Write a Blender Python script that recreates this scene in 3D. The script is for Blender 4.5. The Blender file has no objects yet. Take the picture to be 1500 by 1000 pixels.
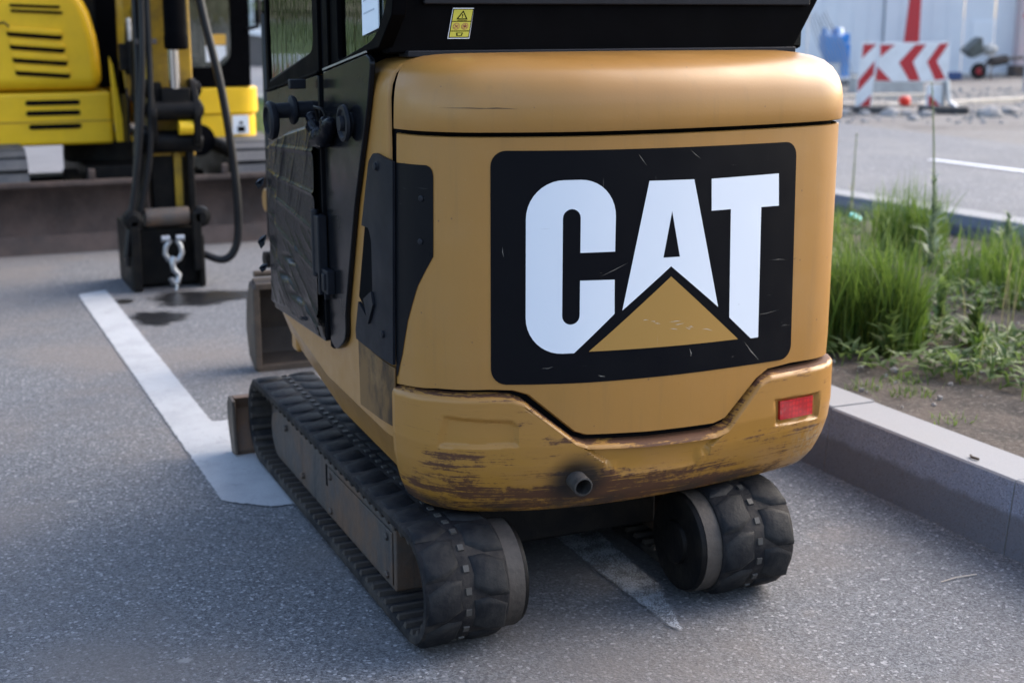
import bpy, bmesh, math, random
import numpy as np
from mathutils import Vector, Matrix, Euler
from mathutils.geometry import tessellate_polygon
random.seed(7); np.random.seed(7)
D = bpy.data; SC = bpy.context.scene; COL = SC.collection
PI = math.pi

# ------------------------------------------------------------------ camera
FPX, CAM_H = 2046.0, 1.5
PITCH = math.radians(13.15); YAW = math.radians(23.418)
FH = Vector((math.sin(YAW), math.cos(YAW), 0)); RT = Vector((math.cos(YAW), -math.sin(YAW), 0))
FW = FH*math.cos(PITCH) - Vector((0, 0, math.sin(PITCH))); UP = RT.cross(FW)
cam_d = D.cameras.new('camera'); cam = D.objects.new('camera', cam_d); COL.objects.link(cam)
m = Matrix((RT, UP, -FW)).transposed().to_4x4(); m.translation = (0, 0, CAM_H); cam.matrix_world = m
cam_d.sensor_width = 36; cam_d.sensor_fit = 'HORIZONTAL'; cam_d.lens = FPX/1500*36
cam_d.clip_start = .05; cam_d.clip_end = 600
cam_d.dof.use_dof = True; cam_d.dof.focus_distance = 3.12; cam_d.dof.aperture_fstop = 3.6
SC.camera = cam
# ------------------------------------------------------------------ sky, sun, exposure
SUN_EL, SUN_AZ = math.radians(38), math.radians(84)      # azimuth clockwise from +Y
w = D.worlds.new('World'); SC.world = w; w.use_nodes = True
nt = w.node_tree; bg = nt.nodes['Background']; sky = nt.nodes.new('ShaderNodeTexSky')
sky.sky_type = 'NISHITA'; sky.sun_disc = False; sky.sun_elevation = SUN_EL; sky.sun_rotation = SUN_AZ
sky.air_density = 1.0; sky.dust_density = 3.0; sky.ozone_density = .7
nt.links.new(sky.outputs[0], bg.inputs[0]); bg.inputs[1].default_value = .15
sl = D.lights.new('sun', 'SUN'); so = D.objects.new('sun', sl); COL.objects.link(so)
sl.energy = .7; sl.angle = math.radians(60); sl.color = (1, .95, .89)
sd = Vector((math.sin(SUN_AZ)*math.cos(SUN_EL), math.cos(SUN_AZ)*math.cos(SUN_EL), math.sin(SUN_EL)))
so.rotation_euler = (-sd).to_track_quat('-Z', 'Y').to_euler(); so.location = sd*50
vs = SC.view_settings; vs.view_transform = 'Standard'; vs.look = 'None'; vs.gamma = 1; vs.use_curve_mapping = False
vs.exposure = 1.72
SC.render.engine = 'CYCLES'; SC.cycles.use_denoising = True
SC.cycles.max_bounces = 8; SC.cycles.transparent_max_bounces = 8

# ------------------------------------------------------------------ mesh helpers
class G:
    def __init__(s): s.v = []; s.f = []
    def add(s, vs, fs):
        o = len(s.v); s.v += [tuple(map(float, p)) for p in vs]; s.f += [tuple(i+o for i in f) for f in fs]; return s
    def box(s, x0, x1, y0, y1, z0, z1):
        v = [(x, y, z) for z in (z0, z1) for y in (y0, y1) for x in (x0, x1)]
        return s.add(v, [(0, 2, 3, 1), (4, 5, 7, 6), (0, 1, 5, 4), (2, 6, 7, 3), (0, 4, 6, 2), (1, 3, 7, 5)])
    def obox(s, c, size, rot=(0, 0, 0)):
        R = Euler(rot).to_matrix(); c = Vector(c)
        v = [c + R @ Vector((sx*size[0]/2, sy*size[1]/2, sz*size[2]/2)) for sz in (-1, 1) for sy in (-1, 1) for sx in (-1, 1)]
        return s.add(v, [(0, 2, 3, 1), (4, 5, 7, 6), (0, 1, 5, 4), (2, 6, 7, 3), (0, 4, 6, 2), (1, 3, 7, 5)])
    def beam(s, a, b, wx, wy, upv=(0, 0, 1)):
        a, b = Vector(a), Vector(b); d = (b-a).normalized(); u = Vector(upv)
        x = d.cross(u); x = x.normalized() if x.length > 1e-4 else Vector((1, 0, 0)); y = x.cross(d)
        v = [p + x*sx*wx/2 + y*sy*wy/2 for p in (a, b) for sy in (-1, 1) for sx in (-1, 1)]
        return s.add(v, [(0, 2, 3, 1), (4, 5, 7, 6), (0, 1, 5, 4), (2, 6, 7, 3), (0, 4, 6, 2), (1, 3, 7, 5)])
    def prism(s, poly, ax, a0, a1):
        """poly in the two other axes (order x,y,z without ax), extruded from a0 to a1"""
        n = len(poly)
        def P(p, a):
            q = list(p); q.insert(ax, a); return q
        v = [P(p, a0) for p in poly] + [P(p, a1) for p in poly]
        area = sum(poly[i][0]*poly[(i+1) % n][1]-poly[(i+1) % n][0]*poly[i][1] for i in range(n))
        f = [tuple(range(n)), tuple(range(2*n-1, n-1, -1))] + [(i, n+i, n+(i+1) % n, (i+1) % n) for i in range(n)]
        return s.add(v, f)
    def cyl(s, a, b, r, seg=20, r2=None):
        return s.tube([a, b], [r, r if r2 is None else r2], seg)
    def tube(s, pts, r, seg=8, cap=True):
        pts = [Vector(p) for p in pts]; n = len(pts)
        rr = r if isinstance(r, (list, tuple)) else [r]*n
        v = []; f = []; ref = None
        for i, p in enumerate(pts):
            d = (pts[min(i+1, n-1)]-pts[max(i-1, 0)])
            d = d.normalized() if d.length > 1e-9 else Vector((0, 0, 1))
            if ref is None: ref = Vector((0, 0, 1)) if abs(d.z) < .9 else Vector((1, 0, 0))
            ref = (ref-d*ref.dot(d)).normalized(); x = ref.cross(d).normalized(); y = d.cross(x)
            for k in range(seg):
                a = 2*PI*k/seg; v.append(p + (x*math.cos(a)+y*math.sin(a))*rr[i])
        for i in range(n-1):
            for k in range(seg):
                a, b = i*seg+k, i*seg+(k+1) % seg; f.append((a, b, b+seg, a+seg))
        if cap: f += [tuple(range(seg-1, -1, -1)), tuple(range((n-1)*seg, n*seg))]
        return s.add(v, f)
    def lathe(s, c, axis, prof, seg=28):
        """prof = [(along axis, radius)]"""
        c = Vector(c); d = Vector(axis).normalized(); ref = Vector((0, 0, 1)) if abs(d.z) < .9 else Vector((1, 0, 0))
        x = ref.cross(d).normalized(); y = d.cross(x); v = []; f = []; n = len(prof)
        for a, r in prof:
            for k in range(seg):
                t = 2*PI*k/seg; v.append(c + d*a + (x*math.cos(t)+y*math.sin(t))*r)
        for i in range(n-1):
            for k in range(seg):
                a, b = i*seg+k, i*seg+(k+1) % seg; f.append((a, b, b+seg, a+seg))
        f += [tuple(range(seg-1, -1, -1)), tuple(range((n-1)*seg, n*seg))]
        return s.add(v, f)
    def grid(s, rows, closed=False):
        o = len(s.v); m_ = len(rows[0]); s.v += [tuple(map(float, p)) for r in rows for p in r]
        for i in range(len(rows)-1):
            for j in range(m_-1):
                a = o+i*m_+j; s.f.append((a, a+1, a+m_+1, a+m_))
        return s
    def build(s, name, mat, parent=None, bev=0, smooth=None, seg=2, recalc=True, **tags):
        me = D.meshes.new(name); me.from_pydata(s.v, [], s.f)
        if recalc:
            bm = bmesh.new(); bm.from_mesh(me); bmesh.ops.recalc_face_normals(bm, faces=bm.faces); bm.to_mesh(me); bm.free()
        me.materials.append(mat)
        return obj(name, me, parent, bev, smooth, seg, **tags)
def obj(name, me, parent=None, bev=0, smooth=None, seg=2, **tags):
    o = D.objects.new(name, me); COL.objects.link(o)
    if smooth is not None or bev:
        me.polygons.foreach_set('use_smooth', [True]*len(me.polygons)); me.set_sharp_from_angle(angle=math.radians(smooth or 35))
    if bev:
        b = o.modifiers.new('bevel', 'BEVEL'); b.width = bev; b.segments = seg; b.limit_method = 'ANGLE'; b.angle_limit = math.radians(40)
        b.harden_normals = True
    if parent: put(o, parent)
    for k, v in tags.items(): o[k] = v
    return o
def put(o, parent):
    o.parent = parent
    if parent.type == 'EMPTY': o.matrix_parent_inverse = Matrix.Translation(-parent.location)
def thing(name, label, cat, loc, group=None):
    o = D.objects.new(name, None); COL.objects.link(o); o.location = loc; o.empty_display_size = .2
    o['label'] = label; o['category'] = cat
    if group: o['group'] = group
    return o
def T(label, cat, group=None):
    d = dict(label=label, category=cat)
    if group: d['group'] = group
    return d
STRUCT = dict(kind='structure'); STUFF = dict(kind='stuff')

# ------------------------------------------------------------------ material helpers
class M:
    def __init__(s, name, base=(.5, .5, .5), rough=.5, metal=0.0, spec=.5):
        s.m = D.materials.new(name); s.m.use_nodes = True; s.nt = s.m.node_tree; s.p = s.nt.nodes['Principled BSDF']
        s.p.inputs['Base Color'].default_value = (*base, 1); s.p.inputs['Roughness'].default_value = rough
        s.p.inputs['Metallic'].default_value = metal; s.p.inputs['Specular IOR Level'].default_value = spec
        s.co = s.nt.nodes.new('ShaderNodeTexCoord').outputs['Object']; s.col = None; s.base = base; s.h = None
    def n(s, t, **kw):
        x = s.nt.nodes.new(t)
        for k, v in kw.items():
            if hasattr(x, k): setattr(x, k, v)
            else: x.inputs[k].default_value = v
        return x
    def l(s, a, b): s.nt.links.new(a, b)
    def mp(s, scale=(1, 1, 1), loc=(0, 0, 0), rot=(0, 0, 0)):
        x = s.n('ShaderNodeMapping'); s.l(s.co, x.inputs[0]); x.inputs['Scale'].default_value = scale
        x.inputs['Location'].default_value = loc; x.inputs['Rotation'].default_value = rot; return x.outputs[0]
    def noise(s, scale, detail=4, rough=.55, vec=None, dist=0):
        x = s.n('ShaderNodeTexNoise'); x.inputs['Scale'].default_value = scale; x.inputs['Detail'].default_value = detail
        x.inputs['Roughness'].default_value = rough; x.inputs['Distortion'].default_value = dist
        s.l(vec if vec is not None else s.co, x.inputs['Vector']); return x.outputs['Fac']
    def voro(s, scale, vec=None, feature='F1', out='Distance', rand=1):
        x = s.n('ShaderNodeTexVoronoi'); x.feature = feature; x.inputs['Scale'].default_value = scale; x.inputs['Randomness'].default_value = rand
        s.l(vec if vec is not None else s.co, x.inputs['Vector']); return x.outputs[out]
    def ramp(s, f, a, b, lo=0., hi=1.):
        x = s.n('ShaderNodeMapRange'); x.inputs[1].default_value = a; x.inputs[2].default_value = b
        x.inputs[3].default_value = lo; x.inputs[4].default_value = hi; x.interpolation_type = 'SMOOTHSTEP'; s.l(f, x.inputs[0]); return x.outputs[0]
    def math(s, op, a, b):
        x = s.n('ShaderNodeMath'); x.operation = op
        for i, q in enumerate((a, b)):
            if hasattr(q, 'links'): s.l(q, x.inputs[i])
            else: x.inputs[i].default_value = q
        return x.outputs[0]
    def sep(s):
        x = s.n('ShaderNodeSeparateXYZ'); s.l(s.co, x.inputs[0]); return x.outputs
    def over(s, fac, col):
        """lay a colour over the present one by a mask"""
        x = s.n('ShaderNodeMix'); x.data_type = 'RGBA'
        if hasattr(fac, 'links'): s.l(fac, x.inputs[0])
        else: x.inputs[0].default_value = fac
        if s.col is None: x.inputs[6].default_value = (*s.base, 1)
        else: s.l(s.col, x.inputs[6])
        if hasattr(col, 'links'): s.l(col, x.inputs[7])
        else: x.inputs[7].default_value = (*col, 1)
        s.col = x.outputs[2]; return s
    def rough(s, fac, lo, hi):
        s.l(s.ramp(fac, 0, 1, lo, hi), s.p.inputs['Roughness']); return s
    def bump(s, h, strength=.3, dist=.01):
        x = s.n('ShaderNodeBump'); x.inputs['Strength'].default_value = strength; x.inputs['Distance'].default_value = dist
        s.l(h, x.inputs['Height'])
        if s.h is not None: s.l(s.h, x.inputs['Normal'])
        s.h = x.outputs[0]; return s
    def done(s):
        if s.col is not None: s.l(s.col, s.p.inputs['Base Color'])
        if s.h is not None: s.l(s.h, s.p.inputs['Normal'])
        return s.m

TAN = (.335, .165, .038)
def tan_paint(name, streak=0.0):
    a = M(name, TAN, .36)
    a.over(a.ramp(a.noise(2.3, 5, .6), .4, .75, 0, .35), (.30, .15, .045))
    a.over(a.ramp(a.noise(30, 6, .7), .62, .8, 0, .25), (.2, .115, .045))
    v = a.mp((3, 3, 90)); a.over(a.ramp(a.noise(3, 5, .75, v), .66, .72, 0, .35), (.2, .12, .05))
    a.over(a.ramp(a.voro(60, a.mp((1, 1, 1))), .045, .02, 0, .6), (.5, .42, .3))
    a.over(a.ramp(a.noise(2, 6, .7, a.mp((16, 16, .9), (2, 5, 1))), .5, .72, 0, .3), (.23, .125, .04)); a.over(a.ramp(a.noise(1.6, 5, .6, a.mp((1, 1, 1.8), (7, 1, 4))), .48, .7, 0, .22), (.38, .22, .085))
    a.over(a.ramp(a.voro(17, a.mp((1, 1, 1), (3, 2, 1))), .05, .03, 0, .7), (.10, .06, .035))
    if streak:
        v = a.mp((9, 9, .9)); a.over(a.ramp(a.noise(2, 5, .6, a.mp((5, 5, 1.6))), .38, .66, .3, streak), (.022, .014, .010))
    a.rough(a.noise(9, 6, .7), .24, .52); a.bump(a.noise(2.2, 3, .5), .12, .03); a.bump(a.noise(160, 3), .05, .004)
    a.p.inputs['Coat Weight'].default_value = .12; a.p.inputs['Coat Roughness'].default_value = .2; a.p.inputs['Specular IOR Level'].default_value = .4
    return a.done()
MT = {}
MT['tan'] = tan_paint('tan_paint'); TAN = (.13, .075, .032); MT['tan_dirty'] = tan_paint('sooty_tan_paint', .95); TAN = (.335, .165, .038)
simple('tan_dirty', 'sooty_scorched_paint', (.17, .095, .035), .5, (.02, .014, .010), 4, .85, spec=.25, streak=(.03, .019, .012)) if False else None
a = M('scraped_counterweight_paint', TAN, .42, 0, .4)
z = a.sep()[2]
low = a.ramp(z, .58, .42)                                                     # older yellow coat worn through low down
a.over(a.math('MULTIPLY', low, a.ramp(a.noise(5, 5, .6, a.mp((1, 1, 2.5))), .32, .56, .1, .85)), (.33, .16, .022))
st = a.noise(1.7, 9, .78, a.mp((1.5, 1.5, 40)), .25); blot = a.noise(13, 7, .75, a.mp((1, 1, 1.6)))
big = a.noise(2.6, 3, .5, a.mp((1, 1, 2.4), (.3, .7, 1.1)))
thr = a.ramp(z, .35, .60, -.02, .09)
mask = a.math('SUBTRACT', a.math('ADD', a.math('ADD', a.math('MULTIPLY', st, .52), a.math('MULTIPLY', blot, .30)), a.math('MULTIPLY', big, .30)), thr)
wa = a.n('ShaderNodeAttribute'); wa.attribute_name = 'wear'
mask = a.math('SUBTRACT', mask, a.math('MULTIPLY', a.math('SUBTRACT', 1.0, wa.outputs['Fac']), .13))
fine = a.math('ADD', mask, a.math('ADD', a.math('MULTIPLY', a.math('SUBTRACT', a.noise(2.5, 6, .8, a.mp((6, 6, 120))), .5), .42), a.math('MULTIPLY', a.math('SUBTRACT', a.noise(55, 4, .7), .5), .16)))
a.over(a.ramp(fine, .53, .60, 0, .55), (.17, .075, .018)); a.over(a.ramp(fine, .562, .592, 0, .85), (.06, .022, .014))
a.over(a.ramp(a.noise(3, 8, .8, a.mp((2, 2, 55), (3, 1, 2))), .62, .67, 0, .7), (.06, .026, .018))
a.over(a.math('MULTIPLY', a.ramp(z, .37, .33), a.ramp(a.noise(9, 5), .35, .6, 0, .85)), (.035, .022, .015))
sx = a.ramp(a.sep()[0], 2.02, 2.2)                                            # pale rubbed corner
a.over(a.math('MULTIPLY', a.math('MULTIPLY', sx, a.ramp(z, .47, .42)), a.ramp(a.noise(4, 5, .7, a.mp((40, 40, 1.5))), .42, .62, 0, .7)), (.42, .36, .28))
vd = a.n('ShaderNodeVectorMath', operation='DISTANCE'); a.l(a.co, vd.inputs[0]); vd.inputs[1].default_value = (1.418, 2.869, .398)
a.over(a.math('MULTIPLY', a.ramp(vd.outputs['Value'], .10, .04), .95), (.012, .010, .009))   # soot round the exhaust
a.rough(a.ramp(mask, .5, .6), .34, .75); a.bump(mask, .25, .004); MT['cw'] = a.done()
def simple(key, name, base, rough, var=None, vs_=8, amt=.5, metal=0, bump=0, bs=60, spec=.5, streak=None):
    a = M(name, base, rough, metal, spec)
    if var: a.over(a.ramp(a.noise(vs_, 6, .65), .38, .68, 0, amt), var)
    if streak: a.over(a.ramp(a.noise(3, 6, .75, a.mp((6, 6, .8))), .5, .7, 0, .6), streak)
    if bump: a.bump(a.noise(bs, 5), bump, .006)
    if not metal: a.rough(a.noise(11, 4), max(rough-.1, .04), min(rough+.14, 1))
    MT[key] = a.done(); return MT[key]
simple('black_gloss', 'glossy_black_paint', (.006, .0065, .008), .2, (.009, .010, .013), 5, .5, spec=.18)
simple('black_frame', 'satin_black_frame_paint', (.0015, .0015, .002), .6, (.003, .003, .004), 9, .5, spec=.03)
simple('plate', 'black_cover_plate_paint', (.010, .011, .015), .5, (.018, .02, .026), 12, .5, spec=.15)
simple('dark', 'dark_gap', (.004, .004, .005), .9, spec=.05)
simple('plastic', 'moulded_black_plastic', (.009, .010, .014), .5, (.016, .018, .024), 20, .4, spec=.2)
simple('rubber', 'worn_track_rubber', (.009, .009, .011), .75, (.055, .047, .041), 9, .75, spec=.18, bump=.35, bs=90)
simple('lug', 'track_lug_rubber', (.006, .007, .0095), .66, (.030, .029, .028), 13, .7, spec=.2, bump=.35, bs=70)
simple('steel', 'worn_bare_steel', (.2, .185, .165), .5, (.08, .06, .045), 30, .8, bump=.2)
simple('rusty', 'rusty_undercarriage_steel', (.058, .050, .046), .62, (.125, .066, .034), 5, .8, bump=.45, bs=45, streak=(.014, .016, .022))
simple('rust_blade', 'weathered_maroon_blade_steel', (.020, .0115, .0095), .75, (.07, .044, .036), 4, .6, bump=.25, bs=30, streak=(.05, .035, .032))
simple('bucket', 'earth_stained_bucket_steel', (.085, .06, .042), .6, (.035, .026, .021), 7, .8, bump=.25, bs=40)
simple('bucket_in', 'dark_bucket_inside_steel', (.024, .018, .015), .75, (.05, .036, .026), 7, .6, bump=.25, bs=40)
simple('grease', 'greasy_black_steel', (.003, .003, .0036), .5, (.018, .0145, .011), 14, .45, bump=.3, spec=.16)
simple('chrome', 'chromed_rod', (.6, .6, .62), .16, metal=1)
simple('galv', 'galvanised_steel', (.45, .46, .48), .4, (.3, .3, .32), 25, .6, metal=.8)
simple('hose', 'black_rubber_hose', (.006, .006, .008), .4, spec=.3)
simple('yellow', 'bright_yellow_paint', (.82, .50, .016), .34, (.68, .41, .018), 6, .5, spec=.35)
simple('yellow_dirty', 'grimy_yellow_paint', (.42, .25, .012), .42, (.12, .075, .02), 9, .6)
simple('white', 'white_sticker', (.75, .77, .8), .4)
simple('amber', 'amber_sticker', (.7, .38, .05), .4)
simple('sign_white', 'white_reflective_sheet', (.74, .75, .76), .38, (.6, .6, .6), 8, .5)
simple('sign_red', 'red_reflective_sheet', (.48, .022, .03), .38, (.38, .03, .035), 8, .4)
simple('blue', 'blue_plastic', (.012, .2, .55), .4, (.01, .13, .42), 4, .5)
simple('wall_white', 'white_sheet_cladding', (.70, .72, .75), .5, (.62, .64, .68), .8, .6)
simple('pink', 'pale_pink_column', (.55, .42, .42), .7, (.5, .45, .43), 2, .6)
simple('grey_steel', 'grey_painted_post', (.28, .3, .33), .5)
simple('concrete', 'pale_concrete', (.42, .41, .39), .85, (.3, .29, .27), 4, .7, bump=.2)
simple('plank', 'weathered_plank', (.5, .45, .38), .8, (.36, .31, .25), 7, .6)
simple('stone', 'pale_rubble', (.3, .29, .28), .9, (.2, .19, .18), 3, .7, bump=.4, bs=14)
simple('rubber_foot', 'recycled_rubber', (.035, .035, .038), .85, (.07, .068, .065), 9, .6)
simple('seat', 'dark_seat_vinyl', (.02, .02, .022), .55)
simple('paper', 'white_paper', (.78, .82, .86), .6, (.66, .74, .8), 3, .5)
simple('brick_wall', 'dark_stained_masonry', (.13, .115, .105), .85, (.08, .075, .075), 1.5, .7)
simple('teal', 'turquoise_plastic', (.05, .42, .4), .5)
simple('bark', 'grey_brown_bark', (.09, .07, .055), .9, (.05, .04, .03), 9, .7, bump=.5, bs=20)
a = M('red_reflector', (.5, .012, .015), .18); a.over(a.ramp(a.voro(75, a.mp((1, 1, 1)), rand=.2), .25, .6, 0, .75), (.26, .006, .01))
a.over(a.ramp(a.noise(26, 5), .6, .75, 0, .5), (.2, .14, .12)); a.p.inputs['Coat Weight'].default_value = .5; MT['reflector'] = a.done()
def decal(key, base, scr, amt):
    a = M(key+'_film', base, .45, 0, .1)
    for i, (sc, lc, rt) in enumerate((((7, 7, 160), (0, 0, 0), .25), ((150, 150, 5), (4, 2, 1), .5), ((30, 30, 120), (7, 9, 3), -.6))):
        v = a.mp(sc, lc, (0, rt, 0)); a.over(a.ramp(a.noise(1, 3, .6, v), .735, .765, 0, amt), scr)
    a.over(a.ramp(a.noise(7, 7, .75), .72, .78, 0, amt), scr)
    a.rough(a.noise(9, 5), .24, .46); a.bump(a.noise(40, 3), .04, .003); MT[key] = a.done()
decal('badge_black', (.0035, .004, .006), (.12, .11, .10), .6)
decal('badge_white', (.72, .75, .80), (.45, .46, .48), .5)
decal('badge_tan', (.36, .205, .06), (.5, .42, .33), .6)
decal('decal_black', (.005, .006, .008), (.1, .1, .1), .5)
simple('warn_yellow', 'warning_label_yellow', (.5, .45, .04), .5)
simple('warn_red', 'warning_label_brown_red', (.35, .12, .05), .5)
a = M('scorched_brown_paint', (.17, .092, .032), .55, 0, .25); a.over(a.ramp(a.noise(3, 6, .65, a.mp((3, 3, 1.4))), .40, .62, 0, .9), (.028, .018, .011)); a.over(a.ramp(a.noise(8, 6, .7), .5, .7, 0, .5), (.25, .15, .06)); MT['tan_dirty'] = a.done()
simple('straw_pale', 'pale_dry_straw', (.42, .36, .3), .7)
# wrinkled sheet
a = M('black_stretch_film', (.004, .0048, .0075), .27, 0, .12)
a.bump(a.noise(3, 4, .5, a.mp((9, 9, 26), (0, 0, 0), (.6, 0, 0)), .4), .25, .01)
MT['film'] = a.done()
def glass(key, tint, gl):
    m_ = D.materials.new(key); m_.use_nodes = True; t = m_.node_tree; t.nodes.clear()
    o = t.nodes.new('ShaderNodeOutputMaterial'); mx = t.nodes.new('ShaderNodeMixShader'); tr = t.nodes.new('ShaderNodeBsdfTransparent')
    g = t.nodes.new('ShaderNodeBsdfGlossy'); fr = t.nodes.new('ShaderNodeFresnel'); fr.inputs[0].default_value = gl
    nz = t.nodes.new('ShaderNodeTexNoise'); tc = t.nodes.new('ShaderNodeTexCoord'); mpn = t.nodes.new('ShaderNodeMapping'); mpn.inputs['Scale'].default_value = (9, 9, 1.2)
    t.links.new(tc.outputs['Object'], mpn.inputs[0]); t.links.new(mpn.outputs[0], nz.inputs[0]); nz.inputs['Scale'].default_value = 3
    bp = t.nodes.new('ShaderNodeBump'); bp.inputs[0].default_value = .05; bp.inputs[1].default_value = .02; t.links.new(nz.outputs[0], bp.inputs['Height'])
    t.links.new(bp.outputs[0], g.inputs['Normal'])
    tr.inputs[0].default_value = (*tint, 1); g.inputs[0].default_value = (.95, 1, .98, 1); g.inputs[1].default_value = .02
    t.links.new(fr.outputs[0], mx.inputs[0]); t.links.new(tr.outputs[0], mx.inputs[1]); t.links.new(g.outputs[0], mx.inputs[2]); t.links.new(mx.outputs[0], o.inputs[0])
    MT[key] = m_
glass('cab_glass', (.42, .5, .47), 2.5); glass('dark_glass', (.16, .2, .19), 1.5)

# asphalt, kerb, soil, sand, leaves
def asphalt(key, dark, light, scale, dust, patch=1.0):
    a = M(key, dark, .82)
    g1 = a.noise(scale, 3, .6); v1 = a.voro(scale*.8, out='Color'); sp = a.n('ShaderNodeSeparateColor'); a.l(v1, sp.inputs[0])
    a.over(a.ramp(a.math('ADD', a.math('MULTIPLY', sp.outputs[2], .55), a.math('MULTIPLY', g1, .6)), .22, .92, 0, 1), light)
    v2 = a.voro(scale*1.9, out='Color'); sp2 = a.n('ShaderNodeSeparateColor'); a.l(v2, sp2.inputs[0])
    a.over(a.ramp(sp2.outputs[0], .70, .98, 0, .45), (.28, .283, .29)); a.over(a.ramp(sp2.outputs[1], .66, .97, 0, .6), (.024, .025, .028)); a.over(a.ramp(sp.outputs[0], .93, .97, 0, .6), (.42, .42, .43))
    a.over(a.ramp(a.noise(.9, 6, .6), .42, .66, 0, .7*patch), dust)
    a.over(a.ramp(a.noise(.45, 5, .6, a.mp((1, 1, 1), (5, 3, 0))), .45, .68, 0, .4*patch), (.07, .073, .083))
    a.over(a.ramp(a.noise(3, 6, .7), .56, .72, 0, .4), (.20, .175, .16))
    a.over(a.ramp(a.voro(2.2, a.mp((1, 1.6, 1))), .055, .03, 0, .55), (.3, .29, .27))
    a.bump(g1, .55, .004); a.bump(v1 if False else a.voro(scale*.5), .35, .003); a.rough(a.noise(60, 3), .7, .95)
    MT[key] = a.done()
asphalt('asphalt', (.05, .053, .060), (.155, .158, .168), 175, (.145, .126, .114))
asphalt('road_asphalt', (.09, .093, .103), (.132, .135, .146), 60, (.18, .175, .17), .6)
a = M('worn_white_road_paint', (.68, .70, .74), .65)
a.over(a.ramp(a.noise(140, 4, .7), .6, .72, 0, .6), (.28, .29, .31)); a.over(a.ramp(a.noise(4, 6, .65), .5, .75, 0, .45), (.42, .42, .43))
a.bump(a.noise(200, 3), .35, .003); MT['line'] = a.done()
a = M('oil_stain', (.007, .007, .008), .3); a.over(a.ramp(a.noise(120, 3), .55, .7, 0, .6), (.07, .068, .066)); a.bump(a.noise(200, 3), .4, .003)
m_ = a.done(); t = a.nt; outn = t.nodes['Material Output']; mx = t.nodes.new('ShaderNodeMixShader'); tr = t.nodes.new('ShaderNodeBsdfTransparent')
uvn = t.nodes.new('ShaderNodeAttribute'); uvn.attribute_name = 'edge'
ef = a.ramp(a.math('SUBTRACT', uvn.outputs['Fac'], a.math('MULTIPLY', a.noise(24, 7, .78), .95)), -.42, .02, 0, .97)
t.links.new(ef, mx.inputs[0]); t.links.new(tr.outputs[0], mx.inputs[1]); t.links.new(a.p.outputs[0], mx.inputs[2]); t.links.new(mx.outputs[0], outn.inputs[0]); MT['oil'] = m_
a = M('pale_granite', (.24, .24, .245), .7, 0, .3); v = a.voro(320, out='Color'); sp = a.n('ShaderNodeSeparateColor'); a.l(v, sp.inputs[0])
a.over(a.ramp(sp.outputs[0], .7, .9, 0, .4), (.28, .28, .285)); a.over(a.ramp(sp.outputs[1], .88, .96, 0, .5), (.2, .2, .21)); a.over(a.ramp(a.noise(3, 5), .4, .7, 0, .3), (.24, .235, .225))
zz = a.sep()[2]
a.over(a.ramp(a.math('ADD', zz, a.math('MULTIPLY', a.noise(9, 6, .7), .06)), .165, .135, 0, .75), (.16, .15, .145))
a.bump(a.noise(150, 3), .25, .003); MT['granite'] = a.done()
a = M('painted_shade_granite_face', (.165, .195, .27), .8); v = a.voro(260, out='Color'); sp = a.n('ShaderNodeSeparateColor'); a.l(v, sp.inputs[0])  # darker, bluer granite copy: shade painted into the kerbs' upright faces
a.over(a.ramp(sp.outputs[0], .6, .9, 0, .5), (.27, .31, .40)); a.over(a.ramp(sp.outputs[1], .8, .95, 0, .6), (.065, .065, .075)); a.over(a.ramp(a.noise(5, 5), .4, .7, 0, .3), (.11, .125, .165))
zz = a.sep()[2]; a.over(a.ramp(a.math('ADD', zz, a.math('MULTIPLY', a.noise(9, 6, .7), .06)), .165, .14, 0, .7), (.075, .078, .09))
a.bump(a.noise(150, 3), .35, .003); MT['granite_shaded_face'] = a.done()
a = M('dry_topsoil', (.085, .066, .052), .95); a.over(a.ramp(a.noise(4.5, 6, .65), .4, .66), (.035, .028, .023)); a.over(a.ramp(a.noise(60, 5, .7), .5, .72, 0, .7), (.22, .195, .165))
a.over(a.ramp(a.voro(38), .1, .05, 0, .5), (.4, .38, .35)); a.bump(a.noise(40, 6, .7), .8, .02); MT['soil'] = a.done()
a = M('pale_sand', (.16, .15, .142), .95); a.over(a.ramp(a.noise(.5, 6, .6), .42, .64, 0, .8), (.12, .106, .096)); a.over(a.ramp(a.noise(7, 6, .7), .5, .72, 0, .6), (.25, .245, .24)); a.bump(a.noise(6, 6), .6, .05); MT['sand'] = a.done()
a = M('meadow_ground', (.07, .11, .03), .95); a.over(a.ramp(a.noise(3, 6), .4, .65, 0, .8), (.035, .06, .018)); a.bump(a.noise(30, 5), .8, .04); MT['verge'] = a.done()
def leaf(key, c1, c2, tr=.35):
    m_ = D.materials.new(key); m_.use_nodes = True; t = m_.node_tree; p = t.nodes['Principled BSDF']; o = t.nodes['Material Output']
    at = t.nodes.new('ShaderNodeAttribute'); at.attribute_name = 'tone'; mx = t.nodes.new('ShaderNodeMix'); mx.data_type = 'RGBA'
    t.links.new(at.outputs['Fac'], mx.inputs[0]); mx.inputs[6].default_value = (*c1, 1); mx.inputs[7].default_value = (*c2, 1)
    t.links.new(mx.outputs[2], p.inputs['Base Color']); p.inputs['Roughness'].default_value = .5
    tl = t.nodes.new('ShaderNodeBsdfTranslucent'); t.links.new(mx.outputs[2], tl.inputs[0]); ms = t.nodes.new('ShaderNodeMixShader'); ms.inputs[0].default_value = tr
    t.links.new(p.outputs[0], ms.inputs[1]); t.links.new(tl.outputs[0], ms.inputs[2]); t.links.new(ms.outputs[0], o.inputs[0]); MT[key] = m_
leaf('grass', (.032, .080, .010), (.17, .25, .045), .5); leaf('weed', (.06, .11, .025), (.19, .26, .075), .45)
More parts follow.
